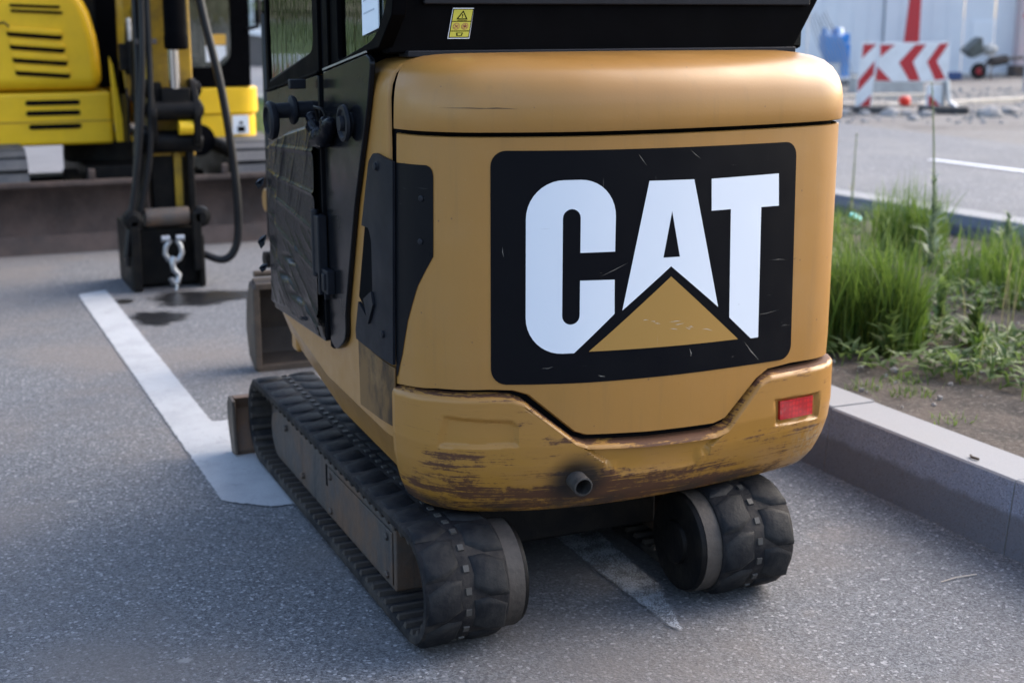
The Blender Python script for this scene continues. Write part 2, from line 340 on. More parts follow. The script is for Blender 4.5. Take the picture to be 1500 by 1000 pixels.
leaf('sage', (.16, .22, .13), (.26, .32, .2), .35); leaf('straw', (.3, .27, .13), (.22, .25, .1), .35); leaf('tree_leaf', (.03, .06, .014), (.1, .16, .04), .35)

# ================================================================== GROUND AND SETTING
def sheet(name, poly, z, mat, **tags):
    g = G(); g.add([(x, y, z) for x, y in poly], [tuple(range(len(poly)))])
    return g.build(name, mat, recalc=False, **tags)
sheet('ground', [(-400, -300), (500, -300), (500, 500), (-400, 500)], -.03, MT['sand'], **STRUCT)
sheet('parking_lot', [(-14, -8), (3.42, -8), (2.9, 3), (2.0, 24), (-14, 24)], 0, MT['asphalt'], **STRUCT)
kx = lambda Y: 2.765-.03*(Y-3.3)            # street face of the near kerb
fx = lambda Y: 6.33-.1*(Y-8.64) if Y < 14 else 5.794-.045*(Y-14)    # bed side of the far kerb
ys = [-6, 0, 4, 8, 11, 14, 18, 24, 34, 60]
sheet('road', [(fx(y)+.2, y) for y in ys] + [(11.5, 60), (12.0, 34), (12.25, 16.4), (12.15, 12.8), (12.2, 0), (12.3, -6)], .004, MT['road_asphalt'], **STRUCT)
sheet('grass_verge', [(-150, 24.5), (3.4, 24.5), (3.2, 70), (0, 290), (-150, 290)], -.012, MT['verge'], **STRUCT)
sheet('left_verge', [(-150, 5), (-2.6, 13), (-1.4, 24.4), (-150, 24.4)], .006, MT['verge'], **STRUCT).name = 'grass_verge'
sheet('pale_ground_sheet', [(-1.4, 13.4), (2.2, 13.4), (2.1, 20), (-1.4, 20)], .006, simple('pale_ground', 'pale_grey_ground', (.15, .15, .16), .85, (.11, .11, .12), 2, .6), **STRUCT)  # plain sheet laid on the lot, paler than the asphalt
def road_line(name, poly, z, **t): return sheet(name, poly, z, MT['line'], **t)
pav = thing('road_marking', 'worn white painted bay line running along the lot to the machine blade', 'road marking', (.9, 6, 0))
def paint(name, poly, z, parent, wear=.0, cell=.022):
    """a thin coat of paint: fine cells inside the outline, with the distance to its edge kept for the worn border"""
    P = np.array(poly); A, B = P, np.roll(P, -1, 0)
    def sd(x, y):
        d = B-A; q = np.array((x, y)); t = np.clip(((q-A)*d).sum(1)/(d*d).sum(1), 0, 1); ds = float(np.min(np.linalg.norm(q-(A+d*t[:, None]), axis=1)))
        c = False
        for k in range(len(P)):
            (x1, y1), (x2, y2) = P[k], P[k-1]
            if (y1 > y) != (y2 > y) and x < (x2-x1)*(y-y1)/(y2-y1)+x1: c = not c
        return ds if c else -ds
    xs, ys_ = np.arange(P[:, 0].min()-.04, P[:, 0].max()+.06, cell), np.arange(P[:, 1].min()-.04, P[:, 1].max()+.06, cell*1.6)
    val = [[sd(x, y) for x in xs] for y in ys_]; idx = {}; V_, F_, E_ = [], [], []
    def vid(i, j):
        if (i, j) not in idx: idx[i, j] = len(V_); V_.append((xs[j], ys_[i], z)); E_.append(max(-.03, min(.05, val[i][j])))
        return idx[i, j]
    for i in range(len(ys_)-1):
        for j in range(len(xs)-1):
            if max(val[i][j], val[i+1][j], val[i][j+1], val[i+1][j+1]) > -.012: F_.append((vid(i, j), vid(i, j+1), vid(i+1, j+1), vid(i+1, j)))
    o = G().add(V_, F_).build(name, MT['worn_line' if wear else 'fresh_line'], parent, recalc=False)
    at = o.data.attributes.new('edge', 'FLOAT', 'POINT'); at.data.foreach_set('value', E_); return o
def line_mat(key, worn):
    a = M(key+'_road_paint', (.36, .37, .385), .75, 0, .3)
    a.over(a.ramp(a.noise(4, 7, .7), .42, .66, 0, .65), (.27, .28, .295)); a.over(a.ramp(a.noise(18, 6, .75), .55, .72, 0, .5), (.2, .2, .21)); a.over(a.ramp(a.noise(170, 4, .7), .55, .7, 0, .45), (.3, .31, .33)); a.bump(a.noise(165, 3, .6), .5, .004)
    m_ = a.done(); t = a.nt; mx = t.nodes.new('ShaderNodeMixShader'); tr = t.nodes.new('ShaderNodeBsdfTransparent'); an = t.nodes.new('ShaderNodeAttribute'); an.attribute_name = 'edge'
    e_ = a.math('ADD', an.outputs['Fac'], a.math('MULTIPLY', a.math('SUBTRACT', a.noise(70, 4, .7), .5), .03))
    al = a.ramp(e_, -.004, .004)
    grit = a.math('ADD', a.math('MULTIPLY', a.noise(210, 3, .65), .5), a.math('MULTIPLY', a.noise(11, 7, .75), .5))
    al = a.math('MULTIPLY', al, a.ramp(grit, .66-.115*worn, .58-.125*worn, .15 if worn else .3, 1))
    t.links.new(al, mx.inputs[0]); t.links.new(tr.outputs[0], mx.inputs[1]); t.links.new(a.p.outputs[0], mx.inputs[2]); t.links.new(mx.outputs[0], t.nodes['Material Output'].inputs[0]); MT[key+'_line'] = m_
line_mat('fresh', 0); line_mat('worn', 1.0)
paint('painted_line', [(.805, 7.87), (.966, 7.95), (.975, 5.11), (1.85, 5.06), (1.85, 4.05), (.955, 4.096), (.822, 4.209)], .004, pav)
paint('line_tip', [(1.655, 4.05), (1.80, 4.05), (1.798, 3.523), (1.78, 3.323), (1.763, 3.078), (1.668, 2.763), (1.66, 2.81), (1.658, 2.974), (1.655, 3.447)], .005, pav, 1)
dash = road_line('road_marking', [(9.90, 11.85), (10.02, 11.85), (10.3, 7.8), (10.16, 7.8)], .012, **T('single white lane dash on the grey road beyond the grass bed', 'road marking'))
def oil(name, cx, cy, rx, ry, label):
    g = G(); n, k = 40, 8; v = [(cx, cy, .004)]; e = [1.0]
    for j in range(1, k+1):
        for i in range(n):
            t_ = 2*PI*i/n; rr = j/k*(1+.12*math.sin(3*t_+cx)+.07*math.sin(7*t_)); v.append((cx+rx*rr*math.cos(t_), cy+ry*rr*math.sin(t_), .004)); e.append(1-j/k)
    f = [(0, 1+i, 1+(i+1) % n) for i in range(n)]
    for j in range(k-1):
        for i in range(n): p, q = 1+j*n+i, 1+j*n+(i+1) % n; f.append((p, p+n, q+n, q))
    g.add(v, f); o = g.build(name, MT['oil'], None, recalc=False, **T(label, 'oil stain'))
    at = o.data.attributes.new('edge', 'FLOAT', 'POINT'); at.data.foreach_set('value', e)
oil('oil_stain', 1.42, 7.52, .36, .26, 'wide dark wet oil stain just in front of the quick coupler')
oil('oil_stain', 1.11, 7.08, .17, .22, 'smaller round dark wet oil stain touching the white line')
oil('oil_stain', 1.015, 7.58, .06, .08, 'tiny dark oil spot between the white line end and the large stain')

# kerbs: stones of granite
def kerb(name, fxn, w_, y0, y1, step, z0, h, batter, sign):
    k = thing(name, '', '', (fxn(y0), y0, 0)); del k['label']; del k['category']; k['kind'] = 'structure'
    y = y0
    while y < y1:
        a_, b_ = y+.002, y+step-.002; g = G(); j = random.uniform(-.003, .003); jz = random.uniform(-.002, .002)
        def sec(yy):
            x = fxn(yy)+j; return [(x, yy, z0), (x+batter, yy, h-.006+jz), (x+batter+.006, yy, h+jz), (x+w_, yy, h+jz), (x+w_, yy, z0)]
        s0, s1 = sec(a_), sec(b_); g.add(s0+s1, [(0, 1, 2, 3, 4), (9, 8, 7, 6, 5)]+[(i, i+5, (i+1) % 5+5, (i+1) % 5) for i in range(5)])
        ks = g.build('kerb_stone', MT['granite'], k, bev=.0022); ks.data.materials.append(MT['granite_shaded_face'])
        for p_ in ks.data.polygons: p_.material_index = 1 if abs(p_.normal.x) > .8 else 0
        y += step
    g = G(); ys_ = np.arange(y0, y1, .5); g.grid([[(fxn(q)+.034, q, z0), (fxn(q)+.034, q, h-.010), (fxn(q)+w_-.012, q, h-.010)] for q in ys_]); g.build('mortar', simple('grout', 'dark_joint_grout', (.06, .06, .063), .9) if 'grout' not in MT else MT['grout'], k)
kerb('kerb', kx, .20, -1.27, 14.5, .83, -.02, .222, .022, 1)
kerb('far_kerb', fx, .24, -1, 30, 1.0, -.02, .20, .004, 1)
# planted bed
def hsoil(x, y):
    u = (x-kx(y)-.2)/(fx(y)-kx(y)-.2); base = .19-.13*max(0, u)**1.3
    return base + .03*math.sin(2.1*x+.7*y)*math.sin(1.3*y+.5)*min(1, max(0, u*6))*min(1, max(0, (1-u)*6))
g = G(); rows = []
from mathutils import noise as NZ
for y in np.arange(-1, 34, .09 if False else .1):
    r = []
    for i in range(64):
        x = kx(y)+.19+(fx(y)-kx(y)-.18)*i/63; r.append((x, y, hsoil(x, y)+.018*NZ.noise((x*6, y*6, 0))+.008*NZ.noise((x*21, y*21, 3))))
    rows.append(r)
g.grid(rows).build('soil_bed', MT['soil'], smooth=60, recalc=False, **STRUCT)

# ================================================================== THE NEAR EXCAVATOR
EX = thing('mini_excavator', 'tan and black mini excavator with white lettered badge on its scraped rear', 'excavator', (1.53, 3.75, 0))
CP = [(1.05, 4.30), (1.05, 3.9), (1.05, 3.55), (1.05, 3.32), (1.051, 3.21), (1.0615, 3.13), (1.092, 3.04), (1.16, 2.967), (1.256, 2.923), (1.36, 2.891), (1.4655, 2.873), (1.679, 2.869), (1.924, 2.896), (2.06, 2.921), (2.147, 2.946), (2.197, 2.977), (2.229, 3.02), (2.246, 3.09), (2.25, 3.2), (2.25, 3.5), (2.25, 4.2)]
def catmull(P, n=24):
    P = np.array(P); out = []; Q = np.vstack([2*P[0]-P[1], P, 2*P[-1]-P[-2]])
    for i in range(1, len(Q)-2):
        p0, p1, p2, p3 = Q[i-1:i+3]
        t0 = 0; t1 = t0+np.linalg.norm(p1-p0)**.5; t2 = t1+np.linalg.norm(p2-p1)**.5; t3 = t2+np.linalg.norm(p3-p2)**.5
        for k in range(n):
            t = t1+(t2-t1)*k/n
            A1 = (t1-t)/(t1-t0)*p0+(t-t0)/(t1-t0)*p1; A2 = (t2-t)/(t2-t1)*p1+(t-t1)/(t2-t1)*p2; A3 = (t3-t)/(t3-t2)*p2+(t-t2)/(t3-t2)*p3
            B1 = (t2-t)/(t2-t0)*A1+(t-t0)/(t2-t0)*A2; B2 = (t3-t)/(t3-t1)*A2+(t-t1)/(t3-t1)*A3
            out.append((t2-t)/(t2-t1)*B1+(t-t1)/(t2-t1)*B2)
    out.append(P[-1]); return np.array(out)
CV = catmull(CP); CS = np.r_[0, np.cumsum(np.linalg.norm(np.diff(CV, axis=0), axis=1))]
CTN = np.gradient(CV, axis=0); CTN /= np.linalg.norm(CTN, axis=1)[:, None]; CNR = np.c_[CTN[:, 1], -CTN[:, 0]]
def seam(z): return 1.147+(z-.605)*.0374
def warp(s, z):
    return s+(seam(z)-1.171)*min(1, max(0, 1-(s-1.171)/.1)) if s >= 1.171 else s
def surf(s, z, off=0.0, din=0.0):
    """point of the rear shell at arc length s, height z, pushed out by off and in by din"""
    x, y = np.interp(s, CS, CV[:, 0]), np.interp(s, CS, CV[:, 1])
    nx, ny = np.interp(s, CS, CNR[:, 0]), np.interp(s, CS, CNR[:, 1])
    x += nx*off; y += ny*off
    if din:
        tx, ty = min(max(x, 1.25), 2.05)-x, 3.35-y; q = math.hypot(tx, ty); din = min(din, q); x += tx/q*din; y += ty/q*din
    return (x, y, z)
rnd_ = random.uniform
def lin(pts, s): return float(np.interp(s, [p[0] for p in pts], [p[1] for p in pts]))
def sgrid(s0, s1, ds, extra=()):
    a_ = list(np.arange(s0, s1, ds))+[s1]+[e for e in extra if s0 < e < s1]; return sorted(set(round(float(q), 5) for q in a_))
S_END = 2.95
PLOW = [(1.14, .612), (1.177, .617), (1.2987, .6325), (1.43, .6365), (1.4865, .6342), (1.5222, .6233), (1.5467, .6024), (1.6355, .5267), (1.6647, .5165), (1.8283, .507), (2.0197, .502), (2.0562, .5109), (2.1546, .6003), (2.1927, .6201), (2.2775, .6242), (2.4219, .6182), (3, .6182)]
CWT = [(1.14, .605), (1.2, .6091), (1.3067, .6171), (1.433, .6207), (1.4841, .6183), (1.5126, .6077), (1.6347, .5074), (1.6633, .4955), (1.8206, .4844), (2.0197, .4793), (2.058, .4894), (2.1576, .5925), (2.1912, .6056), (2.2752, .6059), (2.3939, .604), (3, .604)]
# dark backing added behind the gaps to stop light leaking through
g = G(); ss = sgrid(1.0, 2.9, .03)
g.grid([[surf(s, .36, 0, .05), surf(s, .5, 0, .022), surf(s, 1.3, 0, .022), surf(s, 1.36, 0, .05), surf(s, 1.39, 0, .3)] for s in ss])
g.build('dark_backing', MT['dark'], EX, recalc=False)
# hood
ss = sgrid(1.171, S_END, .02, (1.18, 1.19, 1.2, 1.21)); prof = [(.012, 1.2405), (.002, 1.2415), (0, 1.246), (0, 1.275), (.001, 1.30), (.006, 1.325), (.016, 1.348), (.034, 1.370), (.06, 1.387), (.095, 1.398), (.14, 1.405), (.2, 1.409), (.33, 1.412)]
rows = [[surf(warp(s, min(z_, 1.3)), z_, .008, d_) for d_, z_ in prof] for s in ss]
first = [[tuple(np.array(p)+np.array((.010, .006, 0))) for p in rows[0]]]
hd = G().grid(first+rows).build('hood', MT['tan'], EX, smooth=50, recalc=False)
b = G(); b.grid([[surf(warp(s, 1.24), 1.2405, .004), surf(warp(s, 1.24), 1.2405, 0, .03)] for s in ss]).build('hood_lip', MT['dark'], hd, recalc=False)
# rear panel (service door)
ss = sgrid(1.171, S_END, .012, [p[0] for p in PLOW]+[1.175, 1.18])
rows = []
for s in ss:
    z0 = lin(PLOW, s); zz_ = [z0]+list(np.linspace(z0+.002, 1.229, 12))+[1.231]
    dd = [.014, .002]+[0]*11+[.006]; zz_[1] = z0+.004
    rows.append([surf(warp(s, z_), z_, 0, d_) for z_, d_ in zip(zz_, dd)])
first = [[tuple(np.array(p)+np.array((.012, .008, 0))) for p in rows[0]]]
PANEL = G().grid(first+rows).build('rear_panel', MT['tan'], EX, smooth=40, recalc=False)
# counterweight with facet, pockets and worn ledge
def inpoly(p, poly):
    c = False; x, y = p
    for i in range(len(poly)):
        x1, y1 = poly[i]; x2, y2 = poly[i-1]
        if (y1 > y) != (y2 > y) and x < (x2-x1)*(y-y1)/(y2-y1)+x1: c = not c
    return c
def pdist(p, poly):
    P = np.array(poly); A, B = P, np.roll(P, -1, 0); d = B-A; q = np.array(p)
    t = np.clip(((q-A)*d).sum(1)/(d*d).sum(1), 0, 1); return float(np.min(np.linalg.norm(q-(A+d*t[:, None]), axis=1)))
def sdepth(p, poly, wd):
    return min(1, pdist(p, poly)/wd) if inpoly(p, poly) else 0.0
FACET = [(1.4809, .70), (1.4809, .6184), (1.7431, .4227), (1.9554, .411), (2.0666, .4935), (2.1689, .5945), (2.1689, .70)]
PR = [(2.207, .5449), (2.3733, .5379), (2.3798, .4636), (2.2155, .4698)]
PL = [(1.3233, .5771), (1.4841, .5682), (1.4968, .5528), (1.4969, .5022), (1.3051, .4952)]
CO = .016
ss = sgrid(1.147, S_END, .007, [p[0] for p in CWT]+[1.15, 1.1535])
low = [(.0, .50), (.006, .45), (.02, .405), (.032, .38), (.045, .355), (.06, .336), (.075, .320), (.1, .309), (.14, .303), (.25, .30)]
def wearmap(s, z_):
    t = -.36
    for cs, cz, rs, rz, a_ in ((1.40, .566, .09, .007, .8), (1.569, .512, .07, .024, .75), (1.305, .461, .05, .03, .75), (1.386, .486, .09, .02, .6), (1.34, .389, .12, .025, .9), (2.223, .441, .13, .035, .4), (2.262, .597, .12, .012, .9), (2.35, .45, .06, .04, .5), (1.92, .356, .25, .03, .5), (1.70, .376, .16, .03, .5), (1.5, .383, .14, .03, .45), (2.15, .50, .05, .03, .3), (1.75, .335, .6, .012, .55), (1.25, .40, .05, .04, .6), (2.40, .55, .05, .05, .5), (1.62, .523, .10, .008, .6), (2.10, .545, .08, .010, .5)):
        t += .72*a_*math.exp(-((s-cs)/rs)**2-((z_-cz)/rz)**2)
    return t
rows = []; WEAR = []
for s in ss:
    zt = lin(CWT, s); r = []
    edge = .0 if s > 1.155 else (.010 if s < 1.149 else .003)
    for d_, dz in ((.045, .010), (.030, .008), (.013, .004), (.007, .0015), (.002, -.003), (0, -.007)): r.append(surf(s, zt+dz, CO, d_+edge)); WEAR.append((1.75 if dz > .002 else .95)+(.35 if s > 2.15 else 0))
    n_ = 44
    for i in range(1, n_):
        z_ = zt-.008-(zt-.008-.45)*i/n_
        q = (s, z_); fd = sdepth(q, FACET, .006); off = -.013*fd*min(1, max(0, (z_-.412)/.02)) - .011*sdepth(q, PR, .008) - .008*sdepth(q, PL, .010); wr = 1-.9*fd-.35*sdepth(q, PL, .01)-.6*sdepth(q, PR, .01)
        dl = float(np.interp(-z_, [-.5, -.45], [0, .006])) if z_ < .5 else 0
        r.append(surf(s, z_, CO+off, dl+edge)); WEAR.append(wr+wearmap(s, z_))
    for k in range(len(low)-2):
        (d0, z0), (d1, z1) = low[k+1], low[k+2]; 
        for t_ in (0, .5) if k < 6 else (0,):
            d_, z_ = d0+(d1-d0)*t_, z0+(z1-z0)*t_
            q = (s, z_); fd = sdepth(q, FACET, .006); off = -.013*fd*min(1, max(0, (z_-.412)/.02)) - .011*sdepth(q, PR, .008)
            r.append(surf(s, z_, CO+off, d_+edge)); WEAR.append(1-.9*fd-.6*sdepth(q, PR, .01)+wearmap(s, z_))
    r.append(surf(s, low[-1][1], CO, low[-1][0])); WEAR.append(1); rows.append(r)
CW = G().grid(rows).build('counterweight', MT['cw'], EX, smooth=32, recalc=False)
at = CW.data.attributes.new('wear', 'FLOAT', 'POINT'); at.data.foreach_set('value', WEAR)
g = G(); rr = [surf(s, .302, 0, .25) for s in ss]; g.grid([[p, (min(max(p[0], 1.3), 2.0), 3.5, .302)] for p in rr]).build('belly_plate', MT['dark'], EX, recalc=False)
# reflector
def patch(poly, off, name, mat, parent, thick=0, cut=.03, holes=()):
    """a flat outline in (s, z) laid on the curved shell"""
    loops = [[Vector((x, y, 0)) for x, y in poly]]+[[Vector((x, y, 0)) for x, y in h] for h in holes]
    bm = bmesh.new(); vs_ = [bm.verts.new(p) for lp in loops for p in lp]
    for t_ in tessellate_polygon(loops):
        try: bm.faces.new([vs_[i] for i in t_])
        except ValueError: pass
    x0, x1 = min(p[0] for p in poly), max(p[0] for p in poly)
    for k in range(int(x0/cut), int(x1/cut)+2):
        bmesh.ops.bisect_plane(bm, geom=bm.verts[:]+bm.edges[:]+bm.faces[:], plane_co=(k*cut, 0, 0), plane_no=(1, 0, 0))
    bmesh.ops.dissolve_degenerate(bm, dist=1e-5, edges=bm.edges)
    if thick:
        r = bmesh.ops.extrude_face_region(bm, geom=bm.faces[:]); 
        for v in r['geom']:
            if isinstance(v, bmesh.types.BMVert): v.co.z = thick
    for v in bm.verts: v.co = Vector(surf(v.co.x, v.co.y, off+v.co.z))
    bmesh.ops.recalc_face_normals(bm, faces=bm.faces)
    me = D.meshes.new(name); bm.to_mesh(me); bm.free(); me.materials.append(mat)
    if not thick:                                # make the sheet face outwards
        f = me.polygons[0]; n_ = f.normal
        if n_.y > 0 and abs(n_.y) > .2 or (abs(n_.y) <= .2 and n_.x*(f.center.x-1.6) < 0): me.flip_normals()
    return obj(name, me, parent, smooth=30)
def rrect(x0, x1, z0, z1, r, n=7):
    out = []
    for cx, cz, a0 in ((x1-r, z1-r, 0), (x0+r, z1-r, 90), (x0+r, z0+r, 180), (x1-r, z0+r, 270)):
        for k in range(n): t_ = math.radians(a0+90*k/(n-1)); out.append((cx+r*math.cos(t_), cz+r*math.sin(t_)))
    return out
patch([(2.2285, .535), (2.3506, .5315), (2.3518, .4809), (2.2305, .485)], CO-.0115, 'reflector', MT['reflector'], CW, .008)
# exhaust
ex = Vector(surf(1.6408, .404, CO, .02)); e = G()
e.lathe(ex+Vector((.004, .12, .02)), (-.03, -1, -.12), [(0, .024), (.168, .024), (.169, .020), (.05, .019)], 28).build('exhaust_pipe', simple('pipe', 'sooty_pipe_steel', (.042, .037, .034), .65, (.012, .011, .010), 40, .8), CW, smooth=35)
g = G(); g.lathe(ex+Vector((.0035, .075, .0155)), (-.03, -1, -.12), [(0, .0188), (.03, .0188)], 20).build('exhaust_bore', MT['dark'], CW)
# lettered badge
BD = patch([(1.4325+(0 if z > .9 else -.0005), z) if abs(s-1.4325) < 1e-6 else (s+(.012 if z < .75 else .006 if z < 1 else 0)*(s > 2.2), z-(.0055 if z > 1 else .012)*(s-1.4325)/.83) for s, z in rrect(1.4325, 2.2575, .653, 1.2005, .036)], .0012, 'badge', MT['badge_black'], EX)
def scratch(x0, z0, x1, z1, wd, off, parent, mat):
    wd *= .7
    n_ = Vector((-(z1-z0), x1-x0)).normalized()*wd/2; mx_, mz_ = (x0+x1)/2+random.gauss(0, .002), (z0+z1)/2+random.gauss(0, .002)
    patch([(x0, z0), (mx_-n_.x, mz_-n_.y), (x1, z1), (mx_+n_.x, mz_+n_.y)], off, 'scratch', mat, parent, 0, .05)
simple('scr_pale', 'pale_scratch', (.22, .2, .17), .6); simple('scr_dark', 'dark_scratch', (.03, .02, .014), .6); simple('scr_white', 'whitish_scuff', (.5, .44, .36), .6)
for q in ((1.313, 1.2955, 1.463, 1.2945, .0022), (1.395, 1.2945, 1.50, 1.2935, .0026)): scratch(*q, .0086, hd, MT['scr_dark'])
for q in ((2.107, .706, 2.16, .65, .003), (1.69, .903, 1.763, .933, .0016), (1.783, 1.188, 1.807, 1.158, .0018), (1.9377, .709, 1.9425, .686, .0035), (1.69, .666, 1.71, .661, .003), (1.925, 1.19, 1.955, 1.168, .0015), (1.55, .69, 1.58, .694, .0014), (2.13, .77, 2.22, .775, .0012), (1.46, .98, 1.463, .955, .002), (2.18, .905, 2.24, .900, .0012)): scratch(*q, .0019, BD, MT['scr_pale'])
for k in range(9):
    x_ = 1.80+.02*k+random.gauss(0, .01); z_ = .79-.0035*k+random.gauss(0, .006); scratch(x_, z_, x_+rnd_(.01, .04), z_-rnd_(-.002, .012), .0022, .0026, BD, MT['scr_white'])
for k in range(6):
    x_ = rnd_(1.2, 2.3); z_ = rnd_(.66, 1.19); scratch(x_, z_, x_+rnd_(.004, .03), z_+rnd_(-.006, .006), .0018, .0006, PANEL, MT['scr_dark' if k % 2 else 'scr_white'])
def cshape():
    x0, x1, z0, z1 = 1.5135, 1.7288, .7240, 1.1318; r = .088; out = []
    arc = lambda cx, cz, rx, rz, a0, a1, n: [(cx+rx*math.cos(math.radians(a0+(a1-a0)*k/n)), cz+rz*math.sin(math.radians(a0+(a1-a0)*k/n))) for k in range(n+1)]
    out += arc(x1-r, z1-r, r, r, 0, 90, 10)+arc(x0+r, z1-r, r, r, 90, 180, 10)+arc(x0+r, z0+r, r, r, 180, 270, 10)
    out += [(1.6291, .7238), (1.7297, .8125), (1.7285, .8946), (1.6421, .8969)]
    out += arc(1.6208, .8142, .0212, .0212, 0, -180, 10)+arc(1.6208, 1.0438, .0212, .0212, 180, 0, 10)
    out += [(1.642, .9623), (1.7284, .9611)]
    return out
patch(cshape(), .0021, 'badge_letter', MT['badge_white'], BD)
patch([(1.8143, 1.1227), (1.9372, 1.1204), (2.0202, .8036), (1.8785, .9161), (1.7497, .8188)], .0021, 'badge_letter', MT['badge_white'], BD, holes=[[(1.8775, 1.0485), (1.9025, .9375), (1.8566, .9383)]])
patch([(1.9878, 1.1189), (2.1988, 1.1196), (2.2036, 1.0395), (2.1455, 1.0403), (2.1525, .7115), (2.1279, .7117), (2.0564, .7729), (2.0492, 1.0419), (1.9909, 1.042)], .0021, 'badge_letter', MT['badge_white'], BD)
patch([(1.8793, .8914), (2.0871, .7146), (1.6653, .7254)], .0021, 'badge_triangle', MT['badge_tan'], BD)
BK = patch([(1.168, 1.162), (1.2784, 1.164), (1.2885, 1.1595), (1.2945, 1.1515), (1.2968, 1.14), (1.295, 1.0), (1.294, .9525), (1.2454, .876), (1.2065, .7874), (1.18, .70), (1.155, .64), (1.150, .64)], .0016, 'black_decal', MT['decal_black'], EX)
for s_, z_ in ((1.262, 1.086), (1.258, .985)):
    q = Vector(surf(s_, z_, .001)); n_ = Vector(surf(s_, z_, .02))-q; G().lathe(q, n_, [(0, .0075), (.0025, .0075), (.004, .004)], 12).build('rivet', MT['plastic'], BK)

# ---- left side of the house
crease = lambda y: float(np.interp(y, [3.1, 3.167, 3.747, 4.262, 4.4], [.474, .476, .500, .594, .62]))
s_of_y = lambda y: float(np.interp(-y, -CV[:200, 1], CS[:200]))
s_a, s_b = .02, 1.131; ss = sgrid(s_a, s_b, .02, (s_b-.004, s_b-.010))
rows = []
for s in ss:
    p = surf(s, 0); c = crease(p[1]); ed = 0 if s < s_b-.011 else (.002 if s < s_b-.005 else (.005 if s < s_b-.001 else .010))
    r = [(p[0]+.12, p[1], c-.118), (p[0]+.042, p[1], c-.108)]+[(p[0]+.004, p[1], c-.004), (p[0], p[1], c)]
    q = [c+(1.31-c)*k/6 for k in range(1, 7)]; r += [(p[0], p[1], k) for k in q]
    r += [(p[0]+.004, p[1], 1.34), (p[0]+.014, p[1], 1.366), (p[0]+.032, p[1], 1.385), (p[0]+.06, p[1], 1.397), (p[0]+.12, p[1], 1.402)]
    rows.append([(x+ed, y+ed*.4, z_) for x, y, z_ in r])
SB = G().grid(rows).build('side_body', MT['tan'], EX, smooth=40)
def plx(poly, x0, x1, name, mat, parent=EX, bev=.004, **t): return G().prism(poly, 0, x0, x1).build(name, mat, parent, bev=bev, **t)
def rounded(poly, r, n=4):
    out = []
    N_ = len(poly)
    for i in range(N_):
        p = Vector(poly[i][:2]); a_ = Vector(poly[i-1][:2]); b_ = Vector(poly[(i+1) % N_][:2]); rr_ = poly[i][2] if len(poly[i]) > 2 else r
        if rr_ <= 0: out.append(tuple(p)); continue
        A, B = p+(a_-p).normalized()*min(rr_, (a_-p).length*.45), p+(b_-p).normalized()*min(rr_, (b_-p).length*.45)
        for k in range(n+1): t_ = k/n; out.append(tuple(A*(1-t_)**2+p*2*t_*(1-t_)+B*t_*t_))
    return out
XS = 1.05
# black cover plate with finger opening, on the side by the seam
def side_patch(poly, off, thick, name, mat, parent, holes=()):   # outline in (y, z) on the left side
    f = lambda L: [(s_of_y(y), z_) for y, z_ in L]
    return patch(f(poly), off, name, mat, parent, thick, .04, [f(h) for h in holes])
plate = rounded([(3.135, 1.164), (3.243, 1.178, .02), (3.287, 1.150, .01), (3.356, .984, 0), (3.298, .985, .012), (3.277, .955, .01), (3.277, .80, .02), (3.31, .745, .01), (3.40, .78, 0), (3.43, .70, 0), (3.427, .677, 0), (3.152, .668, 0)], 0)
CVP = side_patch(plate, .002, .008, 'cover_plate', MT['plate'], EX)
side_patch([(3.355, .984), (3.27, .99), (3.27, .74), (3.31, .74), (3.42, .79)], .0012, 0, 'cover_opening', MT['dark'], CVP)
side_patch([(3.335, .80), (3.27, .83), (3.255, .80), (3.30, .742)], .011, .006, 'latch_tab', MT['plastic'], CVP)
for y, z_ in ((3.222, 1.145), (3.205, .735)):
    G().lathe((1.042 if y > 3.21 else 1.046, y, z_), (-1, -.1, 0), [(0, .013), (.003, .013), (.004, .0095), (.009, .009), (.010, .006)], 14).build('bolt', MT['plastic'], CVP, smooth=30)
side_patch([(3.425, .672), (3.152, .660), (3.158, .508), (3.42, .50)], .0015, .003, 'access_panel', MT['tan_dirty'], EX, )
for p_ in EX.children:
    if p_.name == 'access_panel': p_['label'] = 'soot stained tan access panel'
# cab shell
CAB = G()
CAB.box(1.075, 2.2, 3.30, 4.22, 1.415, 1.44)
CABO = CAB.build('cab_floor', MT['black_frame'], EX, bev=.004)
# rear wall below the rear window; right edge leans outwards
YR = 3.20
plr = [(1.066, 1.41), (2.205, 1.41), (2.276, 1.535), (2.29, 1.60), (1.085, 1.60)]
RW = G().prism(rounded(plr, 0), 1, YR, YR+.05).build('cab_rear_wall', MT['black_frame'], EX, bev=.006)
G().box(1.155, 2.245, YR-.012, YR+.001, 1.524, 1.556).build('rear_window_sill', MT['plastic'], RW, bev=.004)
G().box(1.11, 2.20, YR-.02, YR+.05, 1.402, 1.4175).build('rear_seal', MT['plastic'], RW, bev=.003)
G().box(1.16, 2.20, YR+.012, YR+.02, 1.60, 2.14).build('rear_window', MT['dark_glass'], EX)
for x0, x1 in ((1.078, 1.165), (2.195, 2.29)): G().box(x0, x1, YR, YR+.07, 1.601, 2.2).build('cab_post', MT['black_frame'], EX, bev=.01)
G().box(1.06, 2.29, 3.17, 4.27, 2.2, 2.29).build('cab_roof', MT['black_frame'], EX, bev=.03)
G().box(2.235, 2.262, 3.25, 4.25, 1.42, 2.2).build('right_window', MT['dark_glass'], EX)
for y in (3.26, 4.2): G().box(2.225, 2.275, y, y+.07, 1.41, 2.2).build('cab_post', MT['black_frame'], EX, bev=.01)
G().box(1.10, 2.2, 4.245, 4.26, .66, 2.2).build('windscreen', MT['dark_glass'], EX)
